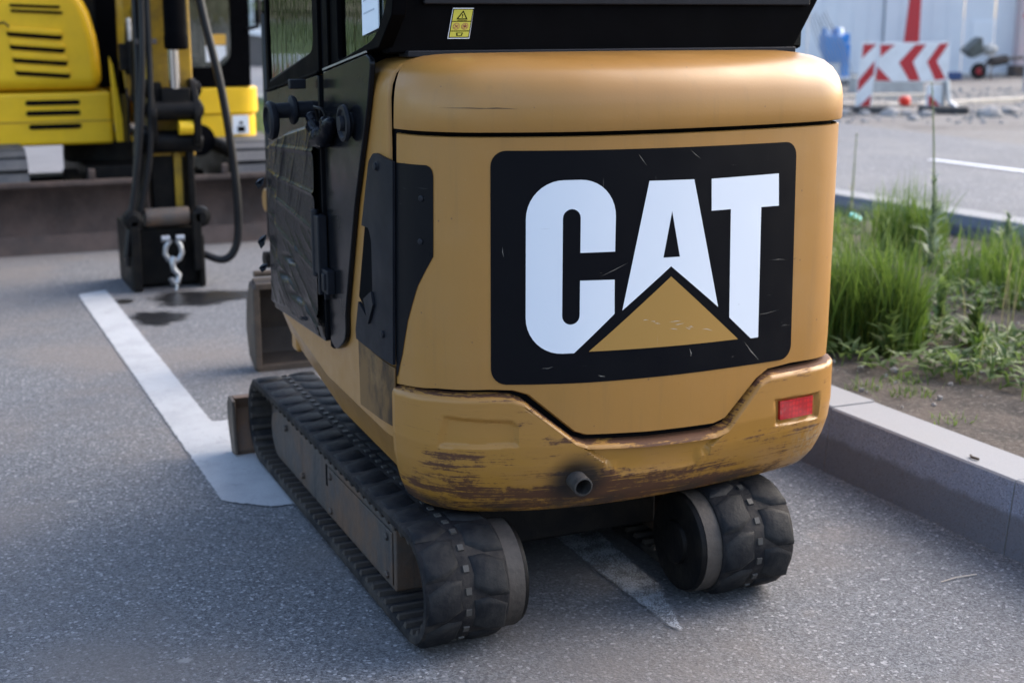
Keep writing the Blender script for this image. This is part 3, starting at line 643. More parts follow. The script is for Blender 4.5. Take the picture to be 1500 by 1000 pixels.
G().box(1.044, 1.085, 4.205, 4.285, .60, 2.2).build('cab_post', MT['black_frame'], EX, bev=.008)
# warning label on the rear wall
WL = G().prism([(1.217, 1.444), (1.273, 1.444), (1.286, 1.516), (1.232, 1.516)], 1, YR-.0016, YR-.0002).build('warning_label', MT['white'], RW)
sh = lambda u, v: (1.217+.056*u+v*(.0145), 1.444+.072*v)
def lab(quad, mat, name='label_panel', d=.0018): return G().prism([sh(*q) for q in quad], 1, YR-.0016-d, YR-.0016).build(name, mat, WL)
lab([(.03, .03), (.97, .03), (.97, .97), (.03, .97)], MT['dark'], 'label_border', .0004)
for v0, v1 in ((.06, .235), (.265, .55), (.58, .945)): lab([(.07, v0), (.93, v0), (.93, v1), (.07, v1)], MT['warn_yellow'], d=.0008)
tri = [(.24, .63), (.76, .63), (.5, .92)]; lab(tri, MT['dark'], 'warning_triangle', .0012)
lab([(.33, .66), (.67, .66), (.5, .855)], MT['warn_yellow'], 'warning_triangle', .0015)
lab([(.475, .72), (.525, .72), (.525, .80), (.475, .80)], MT['dark'], 'label_mark', .0018); lab([(.475, .68), (.525, .68), (.525, .705), (.475, .705)], MT['dark'], 'label_mark', .0018)
lab([(.3, .595), (.75, .595), (.75, .612), (.3, .612)], MT['dark'], 'label_mark', .0012)
for cu in (.3, .69):
    ring = [(cu+.16*math.cos(t_*PI/8), .405+.115*math.sin(t_*PI/8)) for t_ in range(16)]; lab(ring, MT['warn_red'], 'label_pictogram', .0010)
    lab([(cu+.125*math.cos(t_*PI/8), .405+.09*math.sin(t_*PI/8)) for t_ in range(16)], MT['warn_yellow'], 'label_pictogram', .0013)
    for a_ in (40, 140) if cu < .5 else (20, 80, 150):
        t_ = math.radians(a_); dx, dz = .11*math.cos(t_), .08*math.sin(t_); ox, oz = .025*math.sin(t_), .018*math.cos(t_)
        lab([(cu-dx-ox, .405-dz+oz), (cu-dx+ox, .405-dz-oz), (cu+dx+ox, .405+dz-oz), (cu+dx-ox, .405+dz+oz)], MT['warn_red'], 'label_pictogram', .0016)
lab([(.38, .09), (.62, .09), (.66, .2), (.34, .2)], MT['dark'], 'label_pictogram', .0012); lab([(.43, .11), (.57, .11), (.6, .18), (.4, .18)], MT['warn_yellow'], 'label_pictogram', .0015)
# rear quarter of the cab: gloss panel and small window
quarter = rounded([(3.645, 1.353, .004), (3.268, 1.409, .01), (3.232, 1.395, .02), (3.262, 1.30, .02), (3.392, 1.03, .02), (3.50, .73, .02), (3.50, .655, .05), (3.60, .607, .03), (3.648, .625, .01)], .01)
QP = plx(quarter, XS-.016, XS-.001, 'cab_quarter_panel', MT['black_gloss'], EX, .005)
plx([(3.64, 1.362), (3.262, 1.4165), (3.262, 1.412), (3.64, 1.357)], XS-.0185, XS-.015, 'sill_edge', MT['galv'], QP, 0)  # highlight along the sill edge, put in as a pale strip
wf_o = [(3.64, 1.364), (3.262, 1.418), (3.20, 1.425), (3.10, 1.50), (3.07, 1.60), (3.07, 2.2), (3.64, 2.2)]
wf_i = rounded([(3.535, 1.385, .015), (3.225, 1.445, .06), (3.125, 1.535, .06), (3.115, 1.70, .05), (3.13, 2.12, .05), (3.535, 2.12, .03)], .01, 5)
def frame_x(outer, inner, x0, x1, name, mat, parent, bev=.003):
    loops = [[Vector((*p, 0)) for p in outer], [Vector((*p, 0)) for p in inner]]
    bm = bmesh.new(); vs_ = [bm.verts.new((x0, p.x, p.y)) for lp in loops for p in lp]
    for t_ in tessellate_polygon(loops):
        try: bm.faces.new([vs_[i] for i in t_])
        except ValueError: pass
    r = bmesh.ops.extrude_face_region(bm, geom=bm.faces[:])
    for v in r['geom']:
        if isinstance(v, bmesh.types.BMVert): v.co.x = x1
    bmesh.ops.recalc_face_normals(bm, faces=bm.faces); me = D.meshes.new(name); bm.to_mesh(me); bm.free(); me.materials.append(mat); return obj(name, me, parent, bev)
QW = frame_x(wf_o, wf_i, XS-.006, XS+.03, 'quarter_window_frame', MT['black_frame'], EX)
plx(wf_i, XS+.006, XS+.011, 'quarter_window_pane', MT['cab_glass'], QW, 0)
PP = plx([(3.338, 1.450), (3.212, 1.470), (3.212, 1.72), (3.338, 1.72)], XS-.001, XS+.002, 'paper_notice', MT['paper'], QW, 0)
for k in range(6):
    z_ = 1.50+k*.03; plx([(3.325, z_), (3.24+.02*(k % 3), z_+.012), (3.24+.02*(k % 3), z_+.016), (3.325, z_+.004)], XS-.0016, XS-.001, 'notice_line', simple('ink', 'pale_grey_ink', (.45, .5, .56), .6) if k == 0 else MT['ink'], PP, 0)
# door: gloss lower panel, framed glass
door_lo = [(3.690, 1.345), (4.272, 1.27), (4.272, .60), (3.690, .612)]
DR = plx(rounded(door_lo, .012), XS-.018, XS-.002, 'door', MT['black_gloss'], EX, .004)
df_o = [(3.685, 1.351), (4.272, 1.276), (4.272, 2.2), (3.685, 2.2)]
df_i = rounded([(3.735, 1.405, .05), (4.245, 1.30, .02), (4.245, 2.14, .05), (3.735, 2.14, .05)], .03, 5)
DF = frame_x(df_o, df_i, XS-.016, XS+.012, 'door_frame', MT['black_frame'], DR)
plx(df_i, XS-.010, XS-.005, 'door_pane', MT['cab_glass'], DR, 0)
plx([(3.73, 1.415), (3.76, 1.402), (4.24, 1.308), (4.24, 1.30), (3.73, 1.398)], XS-.013, XS-.0105, 'pane_seal', MT['plastic'], DR, 0)
plx([(3.69, 1.3535), (4.272, 1.278), (4.272, 1.271), (3.69, 1.3465)], XS-.021, XS-.014, 'sill_edge', MT['black_frame'], DR, .002)
plx([(3.652, .60), (3.684, .60), (3.684, 2.2), (3.652, 2.2)], XS-.006, XS+.02, 'door_seam', MT['dark'], EX, 0)
plx([(3.645, 1.36), (3.60, 1.368), (3.60, 2.2), (3.645, 2.2)], XS-.014, XS-.006, 'cab_post', MT['black_frame'], EX, .003)
# handles: spool grip on the door, flange on the quarter panel
HG = G().lathe((1.034, 3.76, 1.25), (-1, 0, -.03), [(0, .022), (.045, .022), (.046, .034), (.052, .039), (.060, .039), (.064, .028), (.066, .021), (.108, .021), (.109, .006)], 30).build('door_grip', MT['plastic'], DR, smooth=30)
G().lathe((.934, 3.765, 1.222), (-1, 0, -.03), [(0, .038), (.004, .048), (.012, .052), (.020, .052), (.026, .045), (.027, .037), (.018, .034), (.018, .006)], 30).build('grip_disc', MT['plastic'], HG, smooth=30)
G().box(1.00-.03, 1.00+.015, 3.745, 3.77, 1.305, 1.33).build('grip_clip', MT['plastic'], HG, bev=.003)
FG = G().lathe((1.036, 3.405, 1.236), (-1, 0, -.02), [(0, .026), (.010, .026), (.012, .042), (.018, .047), (.026, .045), (.027, .036), (.020, .031), (.020, .02), (.034, .018), (.035, .006)], 28).build('latch_flange', MT['plastic'], QP, smooth=30)
# chain and padlock wrapped in black tape across the seam
LK = G()
pts = [(1.012, 3.60+.20*(t_-.5)*1.0, 1.238-.055*math.sin(t_*PI)) for t_ in np.linspace(0, 1, 12)]
LK.tube(pts, [.012+.008*math.sin(k*1.9)**2+.012*math.sin(k/11*PI) for k in range(12)], 9)
LK.obox((1.008, 3.60, 1.183), (.035, .10, .034), (.1, 0, .05)); LK.obox((1.01, 3.655, 1.208), (.03, .045, .04), (.5, 0, .2)); LK.obox((1.01, 3.545, 1.218), (.03, .035, .05), (-.3, 0, 0))
LKo = LK.build('taped_lock_chain', MT['film'], DR, bev=.008, smooth=50)
G().tube([(1.02, 3.645, 1.21), (1.012, 3.645, 1.257), (1.006, 3.64, 1.263), (1.006, 3.565, 1.262), (1.01, 3.56, 1.253), (1.02, 3.56, 1.21)], .0045, 8).build('padlock_shackle', MT['grease'], LKo, smooth=60)
# hinge and latch
HN = G().box(1.005, 1.032, 3.640, 3.712, .812, .972); HN.cyl((1.012, 3.688, .80), (1.012, 3.688, .985), .011, 12)
HN.build('door_hinge', MT['plastic'], DR, bev=.004)
LT = G().box(1.012, 1.034, 3.585, 3.68, .765, .83); LT.box(1.006, 1.02, 3.60, 3.625, .775, .82); LT.box(1.006, 1.02, 3.645, 3.66, .755, .835); LT.box(1.014, 1.03, 3.62, 3.63, .745, .765)
LT.build('door_latch', MT['plastic'], QP, bev=.003)
# black stretch film wrapped over the lower door
rows = []; NY, NZ_ = 170, 190
def fold(y, z_):
    w1 = NZ.noise((y*2.2, z_*2.2, 3)); w2 = NZ.noise((y*5, z_*5, 11)); up = min(1, max(0, (z_-.86)/.10)); h = 0
    p = z_*math.cos(.95)-(4.3-y)*math.sin(.95)                     # upper creases run up towards the lock
    for f_, a_, sh in ((62, .0050, 0), (101, .0030, 1.3), (37, .0045, 2.2)): h += up*a_*(1-abs(math.sin(f_*p*.5+sh+1.1*w1)))**5*max(0, .35+NZ.noise((y*6, z_*6, f_))*1.6)
    p = z_*math.cos(.5)+(4.3-y)*math.sin(.5)                       # lower ones fall towards the hinge
    for f_, a_, sh in ((70, .0045, .4), (123, .0028, 1.9), (41, .0045, .9)): h += (1-up)*a_*(1-abs(math.sin(f_*p*.5+sh+1.1*w1)))**5*max(0, .35+NZ.noise((y*6, z_*6, f_))*1.6)
    for zc, tl in ((1.125, .05), (1.03, -.01), (.955, -.10), (.86, -.16), (.74, -.28)): h += .0045*math.exp(-((z_-zc-tl*(y-4.0)*-1)/.006)**2)   # tight bands
    for yc, zc, ry, rz in ((4.19, .985, .05, .035), (4.2, .905, .035, .03), (4.21, .815, .05, .05), (4.05, .74, .06, .012), (3.9, .70, .07, .010), (3.98, .80, .06, .008)): h -= .016*math.exp(-((y-yc)/ry)**2-((z_-zc)/rz)**2)
    return .012+h+.002*w2
for i in range(NY+1):
    y = 3.688+(4.30-3.688)*i/NY; r = []
    zt = float(np.interp(y, [3.69, 3.75, 4.0, 4.3], [1.205, 1.21, 1.17, 1.10])); zb = float(np.interp(y, [3.69, 3.8, 3.93, 4.03, 4.15, 4.3], [.618, .652, .628, .640, .628, .612]))+.012*NZ.noise((y*30, 0, 0))
    for j in range(NZ_+1):
        z_ = zb+(zt-zb)*j/NZ_; k = min(1, j/4, (NZ_-j)/4)
        h = .003+k*(.004+fold(y, z_)); fr = max(0, (y-4.262)/.04)
        h *= 1-.6*min(1, max(0, (y-4.12)/.12)); r.append((XS-.020-h+fr*fr*.02, y+.014*fr*NZ.noise((0, z_*28, 7)), z_))
    rows.append(r)
FL = G().grid(rows).build('stretch_film_wrap', MT['film'], DR, smooth=70)
for z_, h in ((.985, .024), (.80, .03), (.72, .018)):
    g = G().add([(1.012, 4.285, z_), (1.02, 4.29, z_+h), (.992, 4.30, z_+h*.2), (1.0, 4.29, z_-h*.5), (1.005, 4.31, z_+h*.7)], [(0, 1, 4), (1, 2, 4), (0, 2, 3), (0, 4, 2)])
    g.build('film_tatter', MT['film'], FL)
# cab inside
ST = G(); ST.box(1.42, 1.88, 3.42, 3.54, 1.0, 1.62); ST.box(1.42, 1.88, 3.5, 3.95, .95, 1.06); ST.build('operator_seat', MT['seat'], EX, bev=.05)
G().box(1.1, 2.2, 3.34, 4.2, .55, .58).build('cab_floor_mat', MT['dark'], EX)
G().box(1.08, 2.22, 3.34, 3.36, .6, 1.415).build('cab_bulkhead', MT['dark'], EX)
G().box(2.2, 2.25, 3.3, 4.28, .46, 1.405).build('right_side_body', MT['tan'], EX, bev=.01)
# front body and boom
G().box(1.08, 2.22, 4.2, 4.27, .46, .64).build('front_body', MT['tan'], EX, bev=.015)
SW = G().box(1.45, 1.72, 4.27, 4.5, .42, .75); SW.cyl((1.58, 4.46, .38), (1.58, 4.46, .80), .08, 18); SW.build('swing_post', MT['tan'], EX, bev=.01)
BM = G().prism([(4.42, .72), (4.55, .62), (5.05, 1.55), (5.75, 2.02), (5.70, 2.16), (4.95, 1.75)], 0, 1.50, 1.62).build('boom', MT['tan'], EX, bev=.012)
G().tube([(1.56, 4.55, .62), (1.56, 5.0, 1.2)], .042, 14).build('boom_cylinder', MT['plastic'], BM)
SK = G().prism([(5.66, 2.22), (5.84, 2.2), (5.90, 1.0), (5.88, .70), (5.80, .70), (5.74, 1.3)], 0, 1.428, 1.54).build('dipper_arm', MT['tan'], EX, bev=.01)
G().cyl((1.385, 5.84, .735), (1.53, 5.84, .735), .05, 18).build('dipper_end_boss', MT['tan'], SK, bev=.006)
G().tube([(1.40, 5.75, 1.5), (1.36, 5.6, .9), (1.36, 5.62, .62), (1.42, 5.72, .52)], .022, 8).build('hydraulic_hose', MT['hose'], SK, smooth=60)
G().beam((1.40, 5.80, .70), (1.40, 5.72, .46), .03, .05).build('bucket_link', MT['grease'], SK, bev=.006)
G().cyl((1.345, 5.72, .50), (1.50, 5.72, .50), .035, 14).build('bucket_pin', MT['grease'], SK)
# bucket: side plates, shell, lip, seen into its open side
BU = G(); sp_ = [(5.80, .37), (5.86, .39), (5.93, .30), (5.96, .17), (5.92, .05), (5.82, .0), (5.795, .02), (5.775, .2)]
bo = G().prism(sp_, 0, 1.308, 1.322)
bo.build('bucket_side', MT['bucket'], EX, bev=.003).name = 'bucket'
BKT = EX.children[-1]
for c in EX.children:
    if c.name.startswith('bucket'): BKT = c
g = G(); back = [(5.80, .38), (5.86, .40), (5.94, .31), (5.97, .17), (5.93, .04), (5.82, .0)]
inn = [(p[0]-.012 if p[0] > 5.9 else p[0], p[1]+(.014 if p[1] < .15 else -.014)) for p in back]
poly = back+inn[::-1]; g.prism(poly, 0, 1.322, 1.86); g.build('bucket_shell', MT['bucket_in'], BKT)
G().prism(sp_, 0, 1.86, 1.876).build('bucket_side', MT['bucket'], BKT, bev=.003)
rim = G(); rim.beam((1.315, 5.79, .375), (1.87, 5.79, .375), .03, .026); rim.beam((1.318, 5.787, .37), (1.318, 5.787, .015), .028, .022); rim.beam((1.315, 5.80, .013), (1.87, 5.80, .013), .022, .03); rim.build('bucket_rim', MT['bucket'], BKT, bev=.004)
G().cyl((1.32, 5.82, .425), (1.50, 5.82, .425), .014, 10).build('bucket_hinge', MT['bucket'], BKT)
# dozer blade
bp = [(4.66, .0), (4.70, .0), (4.745, .10), (4.75, .17), (4.72, .205), (4.685, .202), (4.71, .16), (4.70, .10), (4.655, .02)]
DB = G().prism(bp, 0, .974, 2.09).build('dozer_blade', MT['rusty'], EX, bev=.004)
G().prism([(4.64, .01), (4.70, .0), (4.745, .10), (4.75, .17), (4.72, .205), (4.66, .198), (4.655, .10)], 0, .962, .974).build('blade_end_plate', MT['bucket'], DB, bev=.003)

# ---- tracks
R_, YC0, YC1, ZC = .139, 2.992, 4.522, .157
LS = YC1-YC0; PER = 2*LS+2*PI*R_
def tpath(t):
    t %= PER
    if t < LS: return (YC0+t, ZC+R_), (1, 0)                          # top run, forwards
    t -= LS
    if t < PI*R_: a_ = t/R_; return (YC1+R_*math.sin(a_), ZC+R_*math.cos(a_)), (math.cos(a_), -math.sin(a_))
    t -= PI*R_
    if t < LS: return (YC1-t, ZC-R_), (-1, 0)
    t -= LS; a_ = t/R_; return (YC0-R_*math.sin(a_), ZC-R_*math.cos(a_)), (-math.cos(a_), math.sin(a_))
def hexa(lo, hi, z0, z1):
    """a lug: four-cornered foot lo and top hi in (across, along)"""
    v = [(x, y, z0) for x, y in lo]+[(x, y, z1) for x, y in hi]; n = len(lo)
    return v, [tuple(range(n-1, -1, -1)), tuple(range(n, 2*n))]+[(i, (i+1) % n, (i+1) % n+n, i+n) for i in range(n)]
def lugmesh(mirror):
    lo = [(-.104, -.060), (-.056, -.058), (-.012, -.036), (-.012, .044), (-.05, .046), (-.104, .026)]
    hi = [(-.098, -.050), (-.055, -.049), (-.018, -.029), (-.018, .037), (-.05, .038), (-.098, .018)]
    if mirror: lo = [(-x, y) for x, y in lo][::-1]; hi = [(-x, y) for x, y in hi][::-1]
    v, f = hexa(lo, hi, -.008, .0078); me = D.meshes.new('track_lug'); me.from_pydata(v, [], f); me.materials.append(MT['lug'])
    bm = bmesh.new(); bm.from_mesh(me); bmesh.ops.bevel(bm, geom=[e for e in bm.edges if min(q.co.z for q in e.verts) > 0], offset=.006, segments=1, affect='EDGES'); bm.to_mesh(me); bm.free(); me.polygons.foreach_set('use_smooth', [True]*len(me.polygons)); me.set_sharp_from_angle(angle=math.radians(50)); return me
LUGS = (lugmesh(False), lugmesh(True))
ribme = D.meshes.new('inner_rib'); v, f = hexa([(-.103, -.011), (.103, -.011), (.103, .011), (-.103, .011)], [(-.100, -.006), (.100, -.006), (.100, .006), (-.100, .006)], -.002, .010); ribme.from_pydata(v, [], f); ribme.materials.append(simple('rib', 'dusty_inner_rubber', (.036, .031, .028), .8, (.075, .062, .052), 9, .7, bump=.3, spec=.2))
linkme = D.meshes.new('drive_link'); v, f = hexa([(-.009, -.010), (.009, -.010), (.009, .010), (-.009, .010)], [(-.007, -.008), (.007, -.008), (.007, .008), (-.007, .008)], -.004, .008); linkme.from_pydata(v, [], f); linkme.materials.append(simple('link', 'dusty_link_steel', (.05, .047, .043), .6, (.015, .014, .013), 30, .7))
def linkcopy(name, me, mat4, parent):
    o = D.objects.new(name, me); COL.objects.link(o); o.parent = parent; o.matrix_world = mat4; o.matrix_basis = mat4; return o
def frame_at(xc, t, inner=False):
    (y, z_), (dy, dz) = tpath(t); n_ = Vector((0, -dz, dy)); tn = Vector((0, dy, dz)); x = Vector((1, 0, 0))
    if inner: n_ = -n_
    mt = Matrix((x, tn, n_)).transposed().to_4x4()
    if mt.to_3x3().determinant() < 0: mt = Matrix((-x, tn, n_)).transposed().to_4x4()
    mt.translation = Vector((xc, y, z_)) + n_*(.022 if inner else 0)*1; return mt
def track(xc, lab):
    nseg = 150; sec = [(-.106, 0), (-.1, .004), (.1, .004), (.106, 0), (.106, -.016), (.1, -.022), (-.1, -.022), (-.106, -.016)]
    g = G(); rows = []
    for i in range(nseg+1):
        (y, z_), (dy, dz) = tpath(PER*i/nseg); rows.append([(xc+a_, y-dz*b_, z_+dy*b_) for a_, b_ in sec+sec[:1]])
    tk = g.grid(rows).build('track', MT['rubber'], EX, smooth=50); tk['label'] = lab
    NL = 38; pt = PER/NL
    for i in range(NL):
        linkcopy('track_lug', LUGS[0], frame_at(xc, i*pt), tk); linkcopy('track_lug', LUGS[1], frame_at(xc, (i+.5)*pt), tk)
    for i in range(2*NL): linkcopy('drive_link', linkme, frame_at(xc, (i+.25)*pt/2), tk)
    for i in range(2*NL): linkcopy('inner_rib', ribme, frame_at(xc, i*pt/2, True), tk)
    s = -1 if xc < 1.5 else 1
    # roller frame beam
    xo = xc+s*.060; bpoly = rounded([(3.21, .046, .01), (3.21, .240, .008), (4.44, .212, .03), (4.52, .18, .03), (4.52, .10, .03), (4.46, .05, .02)], .02)
    FB = G().prism(bpoly, 0, min(xo, xo-s*.10), max(xo, xo-s*.10)).build('track_frame', MT['rusty'], EX, bev=.006)
    G().box(min(xo, xo+s*.004), max(xo, xo+s*.004), 3.215, 4.40, .214, .228).build('frame_flange', MT['rusty'], FB, bev=.002)
    G().box(xo-.002 if s < 0 else xo-.03, xo+.03 if s < 0 else xo+.002, 3.83, 3.845, .14, .205).build('frame_slot', MT['dark'], FB)
    G().box(min(xo, xo+s*.005), max(xo, xo+s*.005), 3.225, 3.815, .06, .206).build('frame_plate', MT['rusty'], FB, bev=.003)
    for yk, zk in ((3.26, .185), (3.26, .08), (3.78, .185), (3.78, .08), (4.3, .19), (4.1, .09)): G().lathe((xo, yk, zk), (s, 0, 0), [(0, .011), (.010, .011), (.013, .007)], 6).build('frame_bolt', MT['rusty'], FB)
    # idlers with inner drum
    for yc in (YC0, YC1):
        W = G().lathe((xc+s*.036, yc, ZC), (-s, 0, 0), [(0, .05), (.004, .104), (.012, .112), (.12, .112), (.13, .10)], 32).build('idler_wheel', MT['rusty'], EX, smooth=30)
    dr = G().lathe((xc-s*.10, YC0, ZC), (-s, 0, 0), [(0, .085), (.006, .132), (.052, .132), (.062, .128), (.066, .118), (.066, .06), (.06, .05)], 40).build('final_drive', MT['grease'], EX, smooth=30)
    G().lathe((xc-s*.105, YC0, ZC), (-s, 0, 0), [(0, .134), (.045, .134)], 40).build('drive_rim', simple('worn_rim', 'worn_brown_grey_steel', (.055, .044, .036), .65, (.018, .014, .011), 9, .8, bump=.35) if 'worn_rim' not in MT else MT['worn_rim'], dr, smooth=30)
    G().lathe((xc-s*.158, YC0, ZC), (-s, 0, 0), [(0, .06), (.018, .056), (.022, .035)], 24).build('drive_cover', MT['grease'], dr, smooth=30)
    for k in range(5): 
        yk = 3.3+k*.25; G().lathe((xc+s*.045, yk, .07), (-s, 0, 0), [(0, .03), (.01, .036), (.09, .036)], 16).build('roller', MT['rusty'], FB, smooth=30)
track(1.124, 'left rubber track under the black cab door'); track(1.93, 'right rubber track beside the kerb')
UC = G().box(1.24, 1.82, 3.2, 4.5, .13, .30); UC.cyl((1.53, 3.85, .28), (1.53, 3.85, .45), .36, 30)  # box carried low on purpose to block light under the machine
UC.build('undercarriage', MT['grease'], EX, bev=.01)

# ================================================================== THE YELLOW EXCAVATOR BEHIND
KX = thing('yellow_excavator', 'bright yellow excavator facing the camera, arm hanging down, maroon blade across its front', 'excavator', (1.42, 10.9, 0))
CX = 1.42
kb = [(9.42, .0), (9.46, .0), (9.50, .12), (9.53, .25), (9.47, .40), (9.42, .46), (9.36, .465), (9.345, .43), (9.39, .39), (9.44, .25), (9.40, .12), (9.35, .02)]
KB = G().prism(kb, 0, CX-1.02, CX+1.02).build('dozer_blade', MT['rust_blade'], KX, bev=.012, smooth=40)
G().prism([(9.335, .0), (9.35, .0), (9.405, .115), (9.385, .115)], 0, CX-1.02, CX+1.02).build('cutting_edge', simple('edge', 'scuffed_cutting_edge', (.06, .038, .031), .65, (.02, .014, .012), 6, .7), KB)
G().prism([(9.45, .02), (9.47, .0), (9.55, .0), (9.55, .2), (9.5, .2)], 0, CX-.9, CX+.9).build('blade_back', MT['rusty'], KB)
for x in (1.10, 1.965): G().prism(rounded([(9.36, .45), (9.46, .45), (9.43, .53), (9.38, .53)], .02), 0, x-.02, x+.02).build('blade_lug', MT['rust_blade'], KB, bev=.004)
kr, kL = .27, 1.9
def kpath(t, y0=9.95):
    per = 2*kL+2*PI*kr; t %= per
    if t < kL: return y0+t, .33+kr, 1, 0
    t -= kL
    if t < PI*kr: a_ = t/kr; return y0+kL+kr*math.sin(a_), .33+kr*math.cos(a_), math.cos(a_), -math.sin(a_)
    t -= PI*kr
    if t < kL: return y0+kL-t, .33-kr, -1, 0
    t -= kL; a_ = t/kr; return y0-kr*math.sin(a_), .33-kr*math.cos(a_), -math.cos(a_), math.sin(a_)
gl = G().obox((0, 0, .012), (.40, .085, .03)); glme = D.meshes.new('track_shoe'); glme.from_pydata(gl.v, [], gl.f); glme.materials.append(simple('shoe', 'grey_dusty_track_shoe', (.045, .047, .054), .65, (.09, .09, .092), 12, .6))
for xc in (.54, 2.30):
    per = 2*kL+2*PI*kr; g = G(); rows = []
    for i in range(81):
        y, z_, dy, dz = kpath(per*i/80); rows.append([(xc+a_, y-dz*b_, z_+dy*b_) for a_, b_ in ((-.2, 0), (.2, 0), (.2, -.03), (-.2, -.03), (-.2, 0))])
    tk = g.grid(rows).build('track', MT['rubber'], KX)
    n_ = 52
    for i in range(n_):
        y, z_, dy, dz = kpath(per*i/n_); mt = Matrix((Vector((1, 0, 0)), Vector((0, dy, dz)), Vector((0, -dz, dy)))).transposed().to_4x4(); mt.translation = (xc, y, z_)
        o = D.objects.new('track_shoe', glme); COL.objects.link(o); o.parent = tk; o.matrix_basis = mt
    G().box(xc-.14, xc+.14, 9.95, 11.85, .16, .5).build('track_frame', MT['grease'], KX, bev=.02)
KU = G().box(1.16, 1.70, 10.2, 11.7, .26, .46); KU.box(.7, 2.1, 10.8, 11.1, .2, .34); KU.cyl((CX, 10.95, .44), (CX, 10.95, .62), .33, 30); KU.beam((CX-.35, 9.5, .2), (CX-.35, 10.4, .38), .1, .12); KU.beam((CX+.35, 9.5, .2), (CX+.35, 10.4, .38), .1, .12)
KU.build('undercarriage', MT['grease'], KX, bev=.01)
# house: skirt, side cover with vents, cab base
G().prism(rounded([(.26, 10.34, .15), (1.39, 10.34, .04), (1.40, 12.4, .05), (.26, 12.4, .4)], .1, 5), 2, .605, .972).build('house_skirt', MT['yellow'], KX, bev=.025, smooth=40)
SKT = KX.children[-1]
SKT = [c for c in KX.children if c.name.startswith('house_skirt')][0]
G().box(.3, 1.385, 10.333, 10.345, .768, .776).build('skirt_groove', MT['yellow_dirty'], SKT)
hc = [(.10, .985), (1.335, .985), (1.33, 1.2), (1.315, 1.35), (1.275, 1.52), (1.21, 1.66), (1.08, 1.80), (.9, 1.88), (.4, 1.9), (.18, 1.86), (.1, 1.7)]
SC_ = G().prism(hc, 1, 10.33, 12.3).build('side_cover', MT['yellow'], KX, bev=.09, smooth=60, seg=5)
def slot(x0, x1, z_, h, tilt, par, y=10.318, lip=False):
    p = []
    for k in range(7): t_ = -PI/2+PI*k/6; p.append((x1+h*.5*math.cos(t_)-h*.5, z_-tilt/2+h*.5*math.sin(t_)))
    for k in range(7): t_ = PI/2+PI*k/6; p.append((x0+h*.5*math.cos(t_)+h*.5, z_+tilt/2+h*.5*math.sin(t_)))
    s_ = G().prism(p, 1, y, y+.03).build('vent_slot', MT['dark'], par)
    G().prism([(a_, b_+h*.75) for a_, b_ in p], 1, y-.008, y+.02).build('vent_lip', MT['yellow'], s_, bev=.008, smooth=60) if lip else None
for x0, x1, z_, h, tl in ((.745, 1.075, 1.558, .018, .012), (.75, 1.09, 1.52, .018, .014)): slot(x0, x1, z_, h, tl, SC_)
for k, z_ in enumerate((1.362, 1.274, 1.186, 1.10)): slot(.715+.012*k, 1.075+.012*k, z_, .036, .026, SC_, lip=True)
for x0, z_ in ((.80, .903), (.80, .832), (.812, .738)): slot(x0, 1.165, z_, .034, 0, SKT, 10.332)
G().tube([(.65, 10.30, 1.44), (.70, 10.285, 1.45), (.73, 10.28, 1.42)], .008, 6).build('cover_cable', MT['hose'], SC_)
G().box(1.36, 1.69, 10.75, 11.8, .98, 1.95).build('engine_bay', MT['dark'], KX)
G().box(.2, 2.4, 11.9, 12.7, .62, 1.5).build('counterweight', MT['yellow'], KX, bev=.08, smooth=50)
cbp = rounded([(1.83, .60), (2.08, .575), (2.10, .60), (2.13, .575), (2.38, .588), (2.445, .70), (2.452, .985), (1.83, .985)], .0)
CB = G().prism(rounded([(1.80, 10.33, .02), (2.455, 10.33, .16), (2.47, 12.3, .2), (1.8, 12.3, .05)], .1, 6), 2, .79, .985).build('cab_base', MT['yellow'], KX, bev=.02, smooth=50)
G().prism(rounded([(1.80, 10.345, .02), (2.44, 10.345, .16), (2.45, 12.3, .2), (1.8, 12.3, .05)], .1, 6), 2, .585, .79).build('cab_skirt', MT['yellow'], CB, bev=.02, smooth=50)
G().cyl((1.985, 10.322, .61), (1.985, 10.36, .61), .115, 24).build('step_recess', MT['dark'], CB)
G().box(2.235, 2.355, 10.328, 10.334, .645, .78).build('white_tag', MT['white'], CB)
G().box(2.27, 2.325, 10.324, 10.328, .66, .70).build('tag_mark', MT['dark'], CB)
G().box(2.285, 2.31, 10.3245, 10.328, .715, .735).build('tag_mark', MT['dark'], CB)
fr = [(1.70, .99), (2.385, .99), (2.40, 2.35), (1.72, 2.35)]; inn = rounded([(1.775, 1.13, .03), (2.25, 1.13, .14), (2.26, 2.25, .08), (1.78, 2.25, .05)], .05, 5)
def frame_y(outer, inner, y0, y1, name, mat, parent, bev=.006):
    loops = [[Vector((*p, 0)) for p in outer], [Vector((*p, 0)) for p in inner]]
    bm = bmesh.new(); vs_ = [bm.verts.new((p.x, y0, p.y)) for lp in loops for p in lp]
    for t_ in tessellate_polygon(loops):
        try: bm.faces.new([vs_[i] for i in t_])
        except ValueError: pass
    r = bmesh.ops.extrude_face_region(bm, geom=bm.faces[:])
    for v in r['geom']:
        if isinstance(v, bmesh.types.BMVert): v.co.y = y1
    bmesh.ops.recalc_face_normals(bm, faces=bm.faces); me = D.meshes.new(name); bm.to_mesh(me); bm.free(); me.materials.append(mat); return obj(name, me, parent, bev)
KF = frame_y(fr, inn, 10.33, 10.39, 'cab_front_frame', MT['black_frame'], KX)
G().prism(inn, 1, 10.35, 10.356).build('windscreen', MT['cab_glass'], KF)
G().box(2.072, 2.215, 10.344, 10.349, 1.288, 1.362).build('amber_sticker', MT['amber'], KF)
